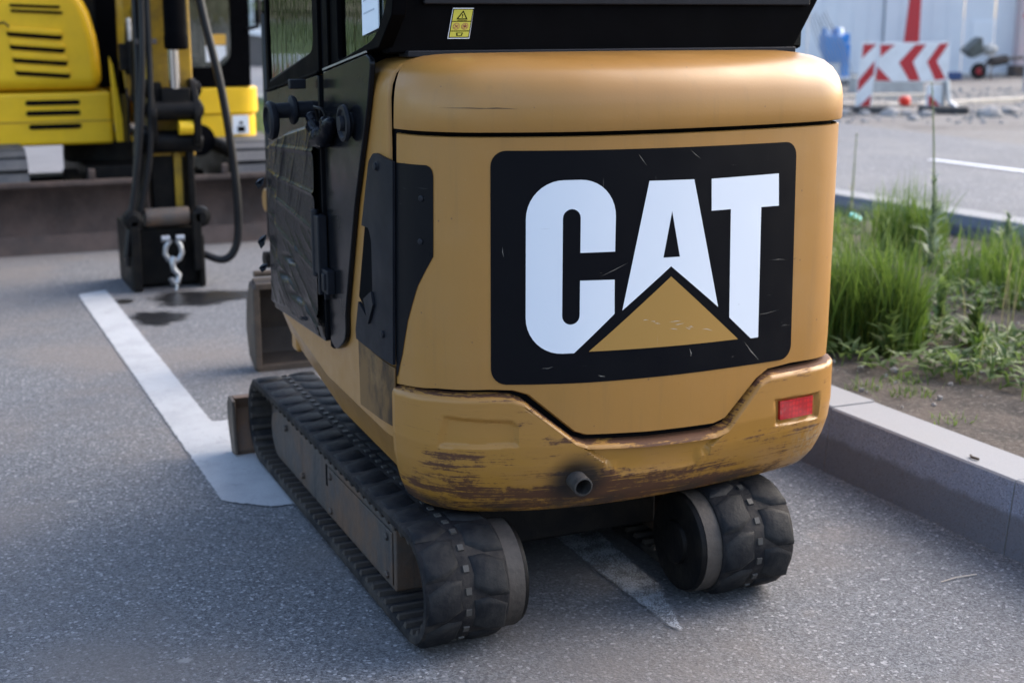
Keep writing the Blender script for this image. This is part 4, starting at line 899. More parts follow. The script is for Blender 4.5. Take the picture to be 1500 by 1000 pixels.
G().prism([(2.065, 1.168), (2.16, 1.168), (2.213, 1.215), (2.213, 1.283), (2.065, 1.283)], 1, 10.344, 10.349).build('white_sticker', MT['white'], KF)
G().box(1.70, 1.74, 10.4, 11.8, .99, 2.35).build('cab_side', MT['black_frame'], KX, bev=.01); G().box(2.36, 2.40, 10.4, 11.8, .99, 1.35).build('cab_door', MT['black_frame'], KX, bev=.01)
G().box(2.375, 2.385, 10.45, 11.7, 1.35, 2.3).build('cab_door_pane', MT['cab_glass'], KX); G().box(1.7, 2.4, 11.78, 11.83, .99, 1.4).build('cab_back', MT['black_frame'], KX)
G().box(1.74, 2.36, 11.80, 11.81, 1.4, 2.3).build('cab_rear_window', MT['cab_glass'], KX)
for y in (11.75,): 
    for x in (1.72, 2.38): G().box(x-.03, x+.03, y, y+.07, 1.4, 2.35).build('cab_post', MT['black_frame'], KX)
G().box(1.68, 2.42, 10.3, 11.85, 2.351, 2.42).build('cab_roof', MT['yellow'], KX, bev=.03)
KS = G(); KS.box(1.85, 2.25, 11.2, 11.32, 1.0, 1.75); KS.box(1.85, 2.25, 10.8, 11.25, 1.0, 1.2); KS.build('operator_seat', MT['seat'], KX, bev=.04)
G().box(1.78, 2.32, 10.5, 11.7, .99, 1.01).build('cab_floor', MT['dark'], KX)
G().tube([(2.41, 10.30, 1.9), (2.445, 10.25, 1.75), (2.445, 10.25, 1.46), (2.43, 10.26, 1.415), (2.375, 10.33, 1.40)], .014, 8).build('grab_rail', MT['hose'], KF, smooth=60)
# boom, its bracket and cylinders
G().prism([(10.05, .62), (10.35, .62), (10.4, 1.12), (10.2, 1.25), (10.0, .95)], 0, 1.44, 1.46).build('boom_bracket', MT['grease'], KX, bev=.01)
G().prism([(1.395, .62), (1.53, .62), (1.45, .74), (1.40, 1.16), (1.375, 1.22), (1.385, .8)], 1, 10.28, 10.31).build('bracket_cheek', MT['yellow'], KX, bev=.008)
G().prism([(10.05, .62), (10.35, .62), (10.4, 1.12), (10.2, 1.25), (10.0, .95)], 0, 1.67, 1.695).build('boom_bracket', MT['grease'], KX, bev=.01)
BMK = G().prism([(10.05, .95), (10.35, .95), (10.15, 2.3), (9.2, 3.5), (8.15, 3.7), (8.1, 3.5), (9.05, 3.22), (9.85, 2.2)], 0, 1.44, 1.62).build('boom', MT['yellow_dirty'], KX, bev=.012)
G().tube([(1.53, 9.98, .78), (1.53, 9.55, 2.3)], .06, 16).build('boom_cylinder', MT['grease'], BMK)
vb = G(); vb.obox((1.50, 10.0, 1.35), (.10, .06, .5), (0, .05, 0)); vb.obox((1.47, 9.97, 1.22), (.14, .06, .18)); vb.tube([(1.47, 9.95, 1.4), (1.48, 9.93, 1.05), (1.47, 9.95, .92)], .018, 8); vb.tube([(1.52, 9.95, 1.55), (1.54, 9.93, 1.2), (1.56, 10.0, .8)], .02, 8)
vb.build('valve_block', MT['grease'], BMK, bev=.01)
G().tube([(1.47, 9.92, 1.48), (1.475, 9.92, 1.33)], .016, 8).build('hose_fitting', MT['galv'], BMK)
# dipper arm with bucket cylinder and linkage
AK = G().prism([(8.0, 3.75), (8.28, 3.7), (8.24, 1.2), (8.12, .72), (8.0, .72), (7.98, 1.1)], 0, 1.262, 1.515).build('dipper_arm', MT['yellow_dirty'], KX, bev=.012)
CY = G().lathe((1.415, 7.88, 2.7), (0, 0, -1), [(0, .062), (1.30, .062), (1.315, .066), (1.375, .066), (1.385, .05)], 24).build('bucket_cylinder', MT['black_frame'], AK, smooth=30)
G().cyl((1.395, 7.88, 1.33), (1.395, 7.88, 1.0), .030, 20).build('cylinder_rod', MT['chrome'], CY, smooth=30)
for x in (1.262, 1.50):
    G().prism(rounded([(7.83, .80), (8.12, .76), (8.14, .92), (7.98, 1.16), (7.90, 1.15), (7.80, .98)], .03), 0, x-.018, x+.018).build('link_plate', MT['grease'], AK, bev=.006)
lk = G(); lk.cyl((1.24, 7.87, .99), (1.53, 7.87, .99), .055, 18); lk.cyl((1.17, 7.93, .815), (1.53, 7.93, .815), .062, 18); lk.obox((1.395, 7.9, 1.04), (.16, .1, .14)); lk.obox((1.30, 7.92, 1.06), (.05, .08, .16))
lk.build('bucket_linkage', MT['grease'], AK, bev=.008)
G().cyl((1.40, 7.85, .895), (1.475, 7.85, .895), .04, 14).build('yellow_bush', MT['yellow'], AK)
for x in (1.20, 1.47): G().prism(rounded([(7.93, .12), (8.18, .12), (8.10, .80), (7.92, .82)], .03), 0, x-.018, x+.018).build('link_plate', MT['grease'], AK, bev=.006)
G().box(1.26, 1.42, 8.0, 8.12, .3, .82).build('arm_tip', MT['grease'], AK, bev=.01); G().box(1.385, 1.43, 7.98, 8.0, .44, .76).build('arm_tip_edge', MT['yellow_dirty'], AK, bev=.005)
for yk, zk in ((7.87, .99), (7.93, .815), (8.0, .86), (7.92, 1.10)):
    for x, sx_ in ((1.244, -1), (1.518, 1)): G().lathe((x, yk, zk), (sx_, 0, 0), [(0, .042), (.016, .042), (.018, .026), (.026, .024)], 12).build('pin_boss', MT['grease'], AK)
for zk in (1.36, 1.62): G().obox((1.25, 7.86, zk), (.11, .05, .03)).build('hose_clamp', MT['rusty'], AK, bev=.004)
# quick coupler resting on the ground, with shackle and hook
QC = G(); QC.box(1.095, 1.125, 7.83, 8.3, .004, .36); QC.box(1.475, 1.505, 7.83, 8.3, .004, .30); QC.box(1.125, 1.475, 7.90, 8.28, .02, .34); QC.box(1.10, 1.15, 7.80, 7.84, .004, .40); QC.box(1.44, 1.49, 7.80, 7.84, .10, .43)
QCo = QC.build('quick_coupler', MT['grease'], KX, bev=.008)
G().cyl((1.19, 7.87, .405), (1.43, 7.87, .405), .052, 20).build('coupler_pin', MT['rusty'], QCo, smooth=30, bev=.004)
for x in (1.12, 1.49): G().lathe((x, 7.86, .40), (0, -1, 0), [(0, .06), (.05, .055), (.06, .03)], 16).build('pin_boss', MT['grease'], QCo)
sh_ = [(1.292+.02, 7.80, .285), (1.285, 7.80, .25), (1.278, 7.80, .21), (1.295, 7.80, .175), (1.325, 7.80, .16), (1.355, 7.80, .175), (1.372, 7.80, .21), (1.365, 7.80, .25), (1.345, 7.80, .285)]
SHK = G().tube(sh_, .015, 8).build('shackle', MT['galv'], QCo, smooth=60)
for x in (1.285, 1.365): G().lathe((x, 7.80, .292), (1, 0, 0), [(-.022, .02), (.022, .02)], 12).build('shackle_pin', MT['galv'], SHK)
hk = [(1.315, 7.785, .20), (1.33, 7.78, .15), (1.35, 7.78, .11), (1.352, 7.78, .075), (1.33, 7.78, .055), (1.31, 7.78, .07), (1.308, 7.78, .10)]
G().tube([(1.325, 7.785, .19), (1.312, 7.78, .16), (1.318, 7.78, .12), (1.345, 7.78, .09), (1.335, 7.78, .05), (1.31, 7.78, .045), (1.30, 7.78, .075)], .017, 8).build('hook', MT['galv'], SHK, smooth=60)
G().tube([(1.326, 7.775, .05), (1.33, 7.77, .022), (1.322, 7.77, .006)], .008, 6).build('hook_tail', MT['galv'], SHK, smooth=60)
def smoothpath(P, n=8): return [tuple(p) for p in catmull3(P, n)]
def catmull3(P, n):
    P = [Vector(p) for p in P]; Q = [P[0]*2-P[1]]+P+[P[-1]*2-P[-2]]; out = []
    for i in range(1, len(Q)-2):
        a_, b_, c_, d_ = Q[i-1:i+3]
        for k in range(n):
            t = k/n; out.append(.5*((2*b_)+(c_-a_)*t+(2*a_-5*b_+4*c_-d_)*t*t+(3*b_-a_-3*c_+d_)*t**3))
    out.append(P[-1]); return out
HS = [[(1.50, 7.9, 2.1), (1.55, 7.85, 1.58), (1.638, 7.82, 1.10), (1.69, 7.82, .65), (1.70, 7.83, .33), (1.67, 7.84, .19), (1.60, 7.86, .145), (1.49, 7.9, .19)],
      [(1.24, 7.86, 2.2), (1.235, 7.84, 1.58), (1.215, 7.82, 1.2), (1.175, 7.82, .8), (1.12, 7.84, .45), (1.075, 7.84, .20)],
      [(1.20, 7.9, 2.2), (1.205, 7.88, 1.58), (1.195, 7.86, 1.1), (1.15, 7.85, .62), (1.10, 7.86, .35), (1.09, 7.88, .14)],
      [(1.265, 7.86, 2.0), (1.262, 7.84, 1.4), (1.25, 7.83, 1.0), (1.225, 7.84, .7), (1.16, 7.86, .40)]]
for k, P in enumerate(HS): G().tube(smoothpath(P), (.023 if k == 0 else .018), 10).build('hydraulic_hose', MT['hose'], KX, smooth=60)

# ================================================================== ACROSS THE ROAD
def V(d, l, z=0.0): q = FH*d+RT*l; return Vector((q.x, q.y, z))   # the building site's own axes: d away from the lot, l along the fence
def site(name, label, cat, d, l, group=None):
    o = thing(name, label, cat, V(d, l), group); o.rotation_euler = (0, 0, -YAW); return o
def sput(o, parent):                                             # geometry given in (l, d, z) relative to the thing's base
    o.parent = parent; o.matrix_parent_inverse = Matrix(); return o
def sb(g, name, mat, parent, bev=0, smooth=None, **t):
    o = g.build(name, mat, None, bev, smooth, **t); o.parent = parent; return o
# red and white barrier: two beacons and a chevron board
BR = site('road_barrier', 'red and white chevron barrier board between two striped beacons across the road', 'barrier', 22.55, 5.62)
def stripes(parent, w_, h, polys, off=-.013):
    for p in polys: sb(G().prism([(u*w_, v*h) for u, v in p], 1, off, off+.0035), 'red_stripe', MT['sign_red'], parent)
b1 = sb(G().prism([(-.15, .03), (.10, .03), (.16, 1.075), (-.10, 1.075)], 1, -.01, .012), 'beacon', MT['sign_white'], BR, bev=.006)
def bq(u, v): return (-.15+.25*u+.055*v, .03+1.045*v)
for p in ([(.1, .76), (.1, .975), (.93, .975)], [(.05, .26), (.03, .44), (.93, .73), (.95, .53)], [(.12, .015), (.93, .22), (.93, .015)]):
    sb(G().prism([bq(*q) for q in p], 1, -.0135, -.0095), 'red_stripe', MT['sign_red'], b1)
b2 = sb(G().prism([(.98, .07), (1.235, .07), (1.235, .42), (.98, .42)], 1, .02, .04), 'beacon', MT['sign_white'], BR, bev=.006)
sb(G().prism([(1.02, .09), (1.22, .09), (1.02, .27)], 1, .0165, .0205), 'red_stripe', MT['sign_red'], b2)
b3 = sb(G().box(.17, 1.29, -.025, -.005, .465, 1.075), 'chevron_board', MT['sign_white'], BR, bev=.006)
def cq(x, y): return (.17+1.12*(x-458)/(1038-458), .465+.61*(530-y)/(530-185))
for p in ([(470, 205), (590, 205), (475, 312)], [(455, 392), (578, 524), (446, 520)], [(755, 205), (845, 200), (745, 355), (815, 520), (725, 522), (630, 360)], [(955, 195), (1030, 192), (940, 350), (1022, 505), (935, 515), (860, 355)]):
    sb(G().prism([cq(*q) for q in p], 1, -.0285, -.0245), 'red_stripe', MT['sign_red'], b3)
for x in (.0, 1.26): 
    sb(G().box(x-.03, x+.03, .03, .08, .02, 1.1), 'post', MT['galv'], BR, bev=.004)
    sb(G().prism(rounded([(x-.32, -.30), (x+.34, -.30), (x+.34, .36), (x-.32, .36)], .08), 2, -.03, .085), 'rubber_base', MT['rubber_foot'], BR, bev=.02)
sb(G().tube([(1.29, .0, .5), (1.33, -.04, .16), (1.44, -.12, .06)], .04, 8), 'brace', MT['galv'], BR)
# red lamp lying, blue pump, barrow
LM = site('warning_lamp', 'small red warning lamp standing under the chevron board', 'lamp', 23.6, 6.55); sb(G().lathe((0, 0, 0), (0, 0, 1), [(0, .07), (.05, .08), (.06, .095), (.15, .095), (.18, .06)], 18), 'lens', simple('lamp_red', 'red_lamp_plastic', (.6, .02, .01), .3), LM, smooth=30)
sb(G().box(-.14, .14, -.1, .1, -.03, .03), 'lamp_foot', MT['rubber_foot'], LM)
BT = site('blue_hopper', 'bright blue plastic hopper on pale legs beside the striped barrier', 'hopper', 31.6, 7.15)
sb(G().add([(-.30, -.3, 1.05), (.18, -.3, 1.05), (.18, .3, 1.05), (-.30, .3, 1.05), (-.19, -.2, .46), (.10, -.2, .46), (.10, .2, .46), (-.19, .2, .46), (-.30, -.3, .84), (.18, -.3, .84), (.18, .3, .84), (-.30, .3, .84)], [(3, 2, 1, 0), (4, 5, 6, 7), (0, 1, 9, 8), (1, 2, 10, 9), (2, 3, 11, 10), (3, 0, 8, 11), (8, 9, 5, 4), (9, 10, 6, 5), (10, 11, 7, 6), (11, 8, 4, 7)]), 'tank', MT['blue'], BT, bev=.02)
for x0, x1, z0, z1 in ((-.30, -.23, 1.05, 1.22), (-.06, .05, 1.05, 1.22), (.14, .32, .12, .88), (.16, .30, .9, 1.1)): sb(G().box(x0, x1, -.1, .1, z0, z1), 'blue_bracket', MT['blue'], BT, bev=.015)
for x in (-.2, -.08, .06): sb(G().box(x-.03, x+.03, -.15, -.1, -.03, .46), 'leg', MT['sign_white'], BT)
sb(G().lathe((-.14, 0, 1.05), (0, 0, 1), [(0, .07), (.1, .06), (.13, .03)], 14), 'cap', MT['white'], BT, smooth=30); sb(G().lathe((.10, .0, 1.05), (0, 0, 1), [(0, .09), (.13, .07), (.18, .03)], 14), 'cap', MT['white'], BT, smooth=30)
sb(G().box(.10, .42, -.2, .2, -.03, .10), 'base', MT['rubber_foot'], BT); sb(G().box(.05, .45, -.22, .22, .101, .16), 'base_top', MT['sign_white'], BT)
RB = site('rod_bundle', 'bundle of thin bent grey rods leaning behind the tan hood', 'rods', 30.5, 6.85)
for k in range(9):
    x = -.25+.07*k; sb(G().tube(smoothpath([(x+.28, .02*k, -.03), (x+.10, .02*k, .5), (x-.10, .01*k, .95), (x-.30-.02*k, 0, 1.45+.04*(k % 4))], 5), .011, 6), 'rod', MT['grey_steel'], RB)
WB = site('wheelbarrow', 'dark dirty wheelbarrow with red hubbed wheel tipped against the white cladding', 'wheelbarrow', 34.6, 11.55)
def tubp(): 
    a_ = [(-.62, -.28, .66), (-.25, -.3, .98), (-.25, .3, .98), (-.62, .28, .66), (-.40, -.2, .48), (-.16, -.2, .60), (-.16, .2, .60), (-.40, .2, .48)]
    return G().add(a_, [(0, 1, 2, 3), (7, 6, 5, 4), (0, 4, 5, 1), (1, 5, 6, 2), (2, 6, 7, 3), (3, 7, 4, 0)])
sb(tubp(), 'tub', simple('barrow', 'grimy_grey_green_steel', (.10, .115, .11), .6, (.05, .05, .05), 6, .6), WB, bev=.015)
tl = G(); 
wl = sb(G().lathe((-.20, -.06, .17), (0, 1, 0), [(0, .10), (.01, .19), (.05, .20), (.09, .19), (.10, .10)], 24), 'wheel', MT['rubber'], WB, smooth=40); sb(G().lathe((-.20, -.075, .17), (0, 1, 0), [(0, .07), (.02, .08), (.13, .08)], 18), 'wheel_hub', MT['sign_red'], wl, smooth=30)
sb(G().tube([(-.2, -.12, .17), (.1, -.25, .42), (.95, -.28, .50)], .022, 8), 'handle', MT['rusty'], WB); sb(G().tube([(-.2, .12, .17), (.1, .25, .42), (.95, .28, .50)], .022, 8), 'handle', MT['rusty'], WB)
for y in (-.2, .2): sb(G().tube([(.1, y, .42), (.02, y, .15), (.05, y, -.03)], .02, 6), 'leg', MT['rusty'], WB)
sb(G().obox((.28, 0, .42), (.40, .4, .22), (0, -.2, 0)), 'tray', MT['rubber_foot'], WB, bev=.05)
BG = site('cement_bag', 'pale white sack lying on top of the dark wheelbarrow', 'sack', 34.6, 11.62); o = sb(G().lathe((-.20, 0, .68), (1, 0, 0), [(0, .02), (.03, .10), (.12, .13), (.25, .12), (.33, .08), (.36, .02)], 16), 'sack', MT['concrete'], BG, smooth=60)
# white cladding, seen behind everything on the right
WA = site('cladding_wall', 'tall white sheet clad site wall closing the view at the top right', 'wall', 36.2, 10.2)
px = [-12.6, -10.6, -8.6, -6.6, -4.7, -2.65, -.72, 1.28, 2.05, 2.6]
for k in range(len(px)-1):
    x0, x1 = px[k]+.01, px[k+1]-.01; q = .06*(k-3)
    sb(G().box(x0, x1, .4-q*1.0, .46-q, .04, 4.3), 'cladding_panel', MT['wall_white'], WA, bev=.006) if k != 7 else sb(G().box(x0+.2, x1, .38-q, .44-q, 0.5, 1.35), 'notice_board', MT['white'], WA, bev=.006)
    if k == 7: sb(G().box(x0, x1, .42-q, .47-q, .04, 4.3), 'cladding_panel', MT['wall_white'], WA, bev=.006)
    for j in range(1, 5): 
        xr = x0+(x1-x0)*j/5; sb(G().box(xr-.02, xr+.02, .385-q, .401-q, .06, 4.28), 'rib', MT['wall_white'], WA) if k < 7 else None
sb(G().box(-.76, -.70, .25, .36, .04, 4.3), 'down_pipe', MT['grey_steel'], WA)
sb(G().box(-12.6, 2.6, .1, .5, -.04, .035), 'base_rail', MT['concrete'], WA)
PKC = site('pink_column', 'pale pink column at the right end of the white cladding', 'column', 36.0, 12.95); sb(G().box(-.2, .18, -.1, .3, -.03, 4.3), 'shaft', MT['pink'], PKC, bev=.01); sb(G().box(-.3, .28, -.2, .4, -.03, .25), 'plinth', MT['rusty'], PKC)
DKC = site('dark_post', 'dark post standing at the right edge beside the pink column', 'post', 35.2, 13.0); sb(G().box(.02, .14, 0, .1, -.03, 3.6), 'shaft', MT['grey_steel'], DKC); sb(G().box(-.06, .22, -.08, .18, -.03, .02), 'foot', MT['grey_steel'], DKC)
RP = site('red_post', 'tapering dark red post in front of the white cladding above the barrier', 'post', 35.0, 9.78); sb(G().add([(-.20, -.05, .58), (.19, -.05, .58), (.19, .05, .58), (-.20, .05, .58), (.02, -.05, 3.6), (.17, -.05, 3.6), (.17, .05, 3.6), (.02, .05, 3.6)], [(0, 3, 2, 1), (4, 5, 6, 7), (0, 1, 5, 4), (1, 2, 6, 5), (2, 3, 7, 6), (3, 0, 4, 7)]), 'wedge', MT['sign_red'], RP, bev=.02); sb(G().box(-.1, .1, -.05, .05, -.03, .58), 'stem', MT['rusty'], RP)
SKD = site('blue_skid', 'low dark blue skid block at the foot of the white cladding', 'block', 34.2, 10.55); sb(G().box(-.24, .24, -.15, .2, -.03, .16), 'block', simple('navy', 'dark_blue_paint', (.03, .06, .16), .5), SKD, bev=.02)
for k, (d, l, h, lab_) in enumerate(((29.2, 10.55, .80, 'thin grey steel post with the leaning red rod on top'), (29.0, 10.98, .82, 'thin grey steel post at the very right edge of the site'))):
    p = site('steel_post', lab_, 'post', d, l, 'thin steel posts on the site'); sb(G().box(-.025, .025, -.025, .025, -.03, h), 'shaft', MT['grey_steel'], p); sb(G().box(-.08, .08, -.08, .08, -.03, -.01), 'foot', MT['grey_steel'], p)
RD = site('red_rod', 'thin red rod leaning over the steel post at the right edge', 'rod', 29.1, 10.45); sb(G().tube([(-.02, 0, 1.46), (.5, .1, .2)], .014, 6), 'rod', MT['rusty'], RD); sb(G().lathe((-.02, 0, 1.44), (0, 0, 1), [(0, .02), (.03, .05), (.08, .04)], 10), 'tip', MT['sign_red'], RD)
for d, l, rot, L_, lab_ in ((24.9, 8.2, .62, 4.6, 'long pale plank lying on the sand to the right of the barrier'), (23.9, 6.1, -.12, 3.0, 'pale plank lying under the chevron board'), (26.4, 6.2, .25, 3.6, 'grey plank lying on the sand behind the barrier')):
    p = site('plank', lab_, 'plank', d, l, 'planks lying on the site'); p.rotation_euler.z += rot; sb(G().box(-L_/2, L_/2, -.11, .11, -.03, .05), 'board', MT['plank'], p, bev=.006); sb(G().box(-L_/2+.1, -L_/2+.2, -.12, .12, -.03, -.012), 'batten', MT['plank'], p)
CBK = site('concrete_block', 'long grey concrete block behind the chevron barrier', 'block', 28.4, 7.35); sb(G().prism([(-.25, -.03), (.25, -.03), (.18, .30), (-.18, .30)], 0, -.55, .85), 'block', MT['concrete'], CBK, bev=.02); sb(G().box(-.4, -.3, -.05, .05, .301, .34), 'lifting_eye', MT['grey_steel'], CBK)
def rock(r, seed):
    bm = bmesh.new(); bmesh.ops.create_icosphere(bm, subdivisions=2, radius=1)
    for v in bm.verts: v.co *= r*(1+.35*NZ.noise(v.co*1.3+Vector((seed, seed*2, 0)))); v.co.z *= .65
    me = D.meshes.new('stone'); bm.to_mesh(me); bm.free(); me.materials.append(MT['stone']); return me
rk = [rock(.12, 1.3), rock(.1, 4.1), rock(.15, 7.7)]
STL = ['leftmost pale stone of the row at the sandy road edge', 'pale stone right in front of the left striped beacon foot', 'pale stone just right of the left striped beacon foot', 'pale stone in front of the middle of the chevron board', 'pale stone in front of the red warning lamp', 'big pale stone just right of the barrier, beside its grey brace', 'pale stone close to the grey road, well right of the barrier', 'big pale stone lying by the end of the long pale plank', 'smallest pale stone of the row, nearest the grey road', 'pale stone between the barrier brace and the long pale plank', 'pale stone set back on the sand beside the long plank', 'rightmost pale stone of the row at the sandy road edge']
for k, (d, l, s_) in enumerate(((21.9, 5.15, 1.3), (22.0, 5.5, 1.0), (21.8, 5.85, 1.1), (21.95, 6.15, .9), (21.8, 6.42, 1.2), (21.7, 7.35, 1.4), (21.2, 8.3, 1.2), (22.3, 9.0, 1.3), (20.9, 5.95, .6), (22.4, 7.9, 1.1), (22.9, 8.6, .9), (21.3, 9.9, 1.3))):
    o = D.objects.new('stone', rk[k % 3]); COL.objects.link(o); o.location = V(d, l, -.0); o.rotation_euler = (0, 0, k*1.3); o.scale = (s_,)*3
    o['category'] = 'stone'; o['group'] = 'pale stones along the sandy road edge'; o['label'] = STL[k]
g = G()
for k in range(900):
    q = V(random.uniform(20.3, 30), random.uniform(4, 12)); r = random.uniform(.015, .06); g.obox((q.x, q.y, -.02), (r, r*1.2, r), (random.random()*3,)*3)
g.build('gravel', MT['stone'], None, **STUFF)
g = G(); rows = []
for i in range(60):
    r = []
    for j in range(40):
        q = V(19.6+.27*j, 3.5+.16*i); r.append((q.x, q.y, -.028+.10*max(0, NZ.noise((q.x*.6, q.y*.6, 4)))*min(1, j/4)+.03*max(0, NZ.noise((q.x*2, q.y*2, 1)))))
    rows.append(r)
g.grid(rows).build('sand_heaps', MT['sand'], smooth=60, **STRUCT)
# left gap: low wall with pale coping, building and trees beyond
LW = site('retaining_wall', 'low dark masonry wall with pale sloping coping beyond the far road', 'wall', 42.5, -7.2)
sb(G().prism([(-3, -.03), (3.5, -.03), (3.5, .30), (-.9, .98), (-3, 1.2)], 1, 0, .35), 'wall', MT['brick_wall'], LW)
sb(G().add([(a_, y, z_) for y in (-.08, .43) for a_, z_ in ((-3, 1.2), (-.9, .98), (3.5, .30), (3.5, .46), (-.9, 1.16), (-3, 1.38))], [(0, 1, 4, 5), (1, 2, 3, 4), (11, 10, 7, 6), (10, 9, 8, 7), (5, 4, 10, 11), (4, 3, 9, 10), (0, 6, 7, 1), (1, 7, 8, 2), (0, 5, 11, 6), (2, 8, 9, 3)]), 'coping', MT['sign_white'], LW)
HB = site('distant_building', 'pale grey distant building glimpsed between the two excavators', 'building', 75, -13)
sb(G().box(-16, 7, 0, 10, -.03, 9), 'wall', simple('render', 'pale_render', (.36, .40, .42), .8, (.28, .31, .33), .4, .6), HB)
for k in range(9):
    for z_ in (.9, 3.7, 6.4): wf = sb(G().box(-15+2.4*k, -13.7+2.4*k, -.06, .01, z_, z_+1.5), 'window', MT['sign_white'], HB); sb(G().box(-14.9+2.4*k, -13.8+2.4*k, -.075, -.058, z_+.1, z_+1.4), 'pane', MT['dark'], wf)
# beacon standing at the lot's left, mirrored in the cab door
SBN = thing('warning_beacon', 'red and white striped beacon mirrored in the cab door glass', 'beacon', (-.60, 10.2, 0)); 
sb(G().box(-.11, .11, -.012, .012, .1, 1.22), 'panel', MT['sign_white'], SBN, bev=.004)
for z_ in (.15, .5, .85): sb(G().prism([(-.105, z_), (.105, z_+.14), (.105, z_+.32), (-.105, z_+.18)], 1, -.0165, -.0125), 'red_stripe', MT['sign_red'], SBN)
sb(G().box(-.3, .3, -.2, .2, .006, .1), 'rubber_base', MT['rubber_foot'], SBN, bev=.02)

# ================================================================== PLANTS
def blades(name, spec, mat, parent=None, seg=4, **tags):
    """spec: (x, y, z, height, lean azimuth, lean, width, tone)"""
    V_, F_, Tn = [], [], []
    for x, y, z_, h, az, ln, wd, tn in spec:
        o = len(V_); dx, dy = math.cos(az), math.sin(az); pa = az+PI/2+random.uniform(-.6, .6); sx_, sy_ = math.cos(pa), math.sin(pa)
        for k in range(seg+1):
            t = k/seg; b_ = ln*t*t; px_, py_ = x+dx*b_*h, y+dy*b_*h; zz_ = z_+h*(t-.28*ln*t*t*t); wv = wd*(1-t**1.6)*(.75+.5*min(1, t*3)) if k < seg else wd*.04
            V_ += [(px_-sx_*wv/2, py_-sy_*wv/2, zz_), (px_+sx_*wv/2, py_+sy_*wv/2, zz_)]; Tn += [min(1, max(0, tn+.35*(t-.4)))]*2
        for k in range(seg): a_ = o+2*k; F_.append((a_, a_+1, a_+3, a_+2))
    me = D.meshes.new(name); me.from_pydata(V_, [], F_); me.materials.append(mat)
    at = me.attributes.new('tone', 'FLOAT', 'POINT'); at.data.foreach_set('value', Tn); me.polygons.foreach_set('use_smooth', [True]*len(F_))
    return obj(name, me, parent, **tags)
rnd = random.uniform
def tuft(cx, cy, rx, ry, n, h0, h1, w_=.0085, ln=.38, tn=(.1, .8)):
    out = []
    for _ in range(int(n*1.7)):
        a_, r = rnd(0, 2*PI), math.sqrt(random.random()); x, y = cx+rx*r*math.cos(a_), cy+ry*r*math.sin(a_)
        out.append((x, y, hsoil(x, y)-.01, 1.12*rnd(h0, h1)*(1-.35*r*random.random()), rnd(0, 2*PI), abs(random.gauss(0, ln)), w_*rnd(.6, 1.3), rnd(*tn)))
    return out
sp = []
for cx, cy, rx, ry, n, h0, h1 in ((3.42, 4.62, .16, .2, 520, .22, .48), (3.60, 4.55, .17, .2, 520, .24, .52), (3.80, 4.66, .11, .15, 130, .14, .34), (3.50, 4.95, .22, .25, 300, .2, .44), (3.9, 5.1, .25, .3, 150, .1, .3), (3.3, 5.3, .25, .3, 380, .2, .42), (4.2, 5.5, .3, .35, 140, .1, .26), (3.8, 5.8, .45, .45, 260, .12, .3),
        (4.30, 4.02, .13, .14, 240, .16, .34), (4.52, 4.12, .16, .2, 300, .18, .38), (4.62, 3.80, .16, .16, 240, .18, .36), (4.85, 4.4, .2, .25, 240, .2, .36), (4.95, 4.9, .25, .25, 160, .12, .3), (5.0, 5.4, .3, .3, 200, .15, .36), (5.5, 5.6, .35, .35, 240, .15, .38), (5.35, 6.5, .2, .25, 240, .3, .52), (5.1, 6.6, .5, .5, 140, .08, .22), (4.4, 6.4, .5, .45, 110, .08, .2), (5.9, 5.2, .4, .4, 240, .15, .35), (6.0, 7.6, .4, .5, 130, .08, .2), (4.9, 7.6, .7, .7, 300, .1, .28), (3.6, 6.9, .6, .8, 460, .15, .35), (4.4, 8.8, .9, .9, 420, .1, .3)):
    sp += tuft(cx, cy, rx, ry, n, h0, h1)
for _ in range(2600):                                            # thin cover between the tufts and far along the bed
    y = rnd(2.5, 9.5); x = rnd(kx(y)+.42, fx(y)-.5)
    if NZ.noise((x*1.6, y*1.6, 8)) > -.08: sp.append((x, y, hsoil(x, y)-.01, rnd(.04, .16), rnd(0, 6.28), rnd(.2, 1.1), rnd(.004, .008), rnd(.1, .7)))
for _ in range(5200):
    y = rnd(9.5, 30); x = rnd(kx(y)+.3, fx(y)-.2); sp.append((x, y, hsoil(x, y)-.01, rnd(.10, .36), rnd(0, 6.28), rnd(.1, .6), rnd(.008, .016), rnd(.2, .9)))
blades('grass', sp, MT['grass'], None, **STUFF)
sp = []
for x, y, n in ((3.12, 3.98, 26), (3.22, 3.84, 40), (3.30, 3.98, 46), (3.28, 3.05, 60), (3.40, 3.20, 70), (3.52, 3.32, 70), (3.62, 3.15, 50), (3.12, 3.52, 18), (3.42, 2.75, 60)): sp += tuft(x, y, .09, .06, n, .015, .06, .005, .9, (.3, .95))
blades('sprouts', sp, MT['grass'], None, **STUFF)
sp = []
for k_ in range(6200):
    y = rnd(3.6, 8.5) if k_ > 2600 else rnd(3.55, 5.2); x = rnd(kx(y)+.55, fx(y)-.6)
    if k_ < 2600: x = rnd(kx(y)+.5, 5.2)
    if NZ.noise((x*2.2, y*2.2, 18)) > -.12+(.25 if x < kx(y)+.75 else 0):
        a_ = rnd(0, 6.28); sp.append(((x, y, hsoil(x, y)+rnd(0, .06)), (math.cos(a_), math.sin(a_), rnd(.1, 1.0)), rnd(.04, .13), rnd(.014, .036), rnd(0, 1)))
COVER = sp
sp = []
for _ in range(70):
    x, y = rnd(3.3, 5.6), rnd(3.9, 6.4); sp.append((x, y, hsoil(x, y), rnd(.2, .5), rnd(0, 6.28), rnd(.1, .5), .004, rnd(0, 1)))
blades('dry_stalks', sp, MT['straw'], None, **STUFF)
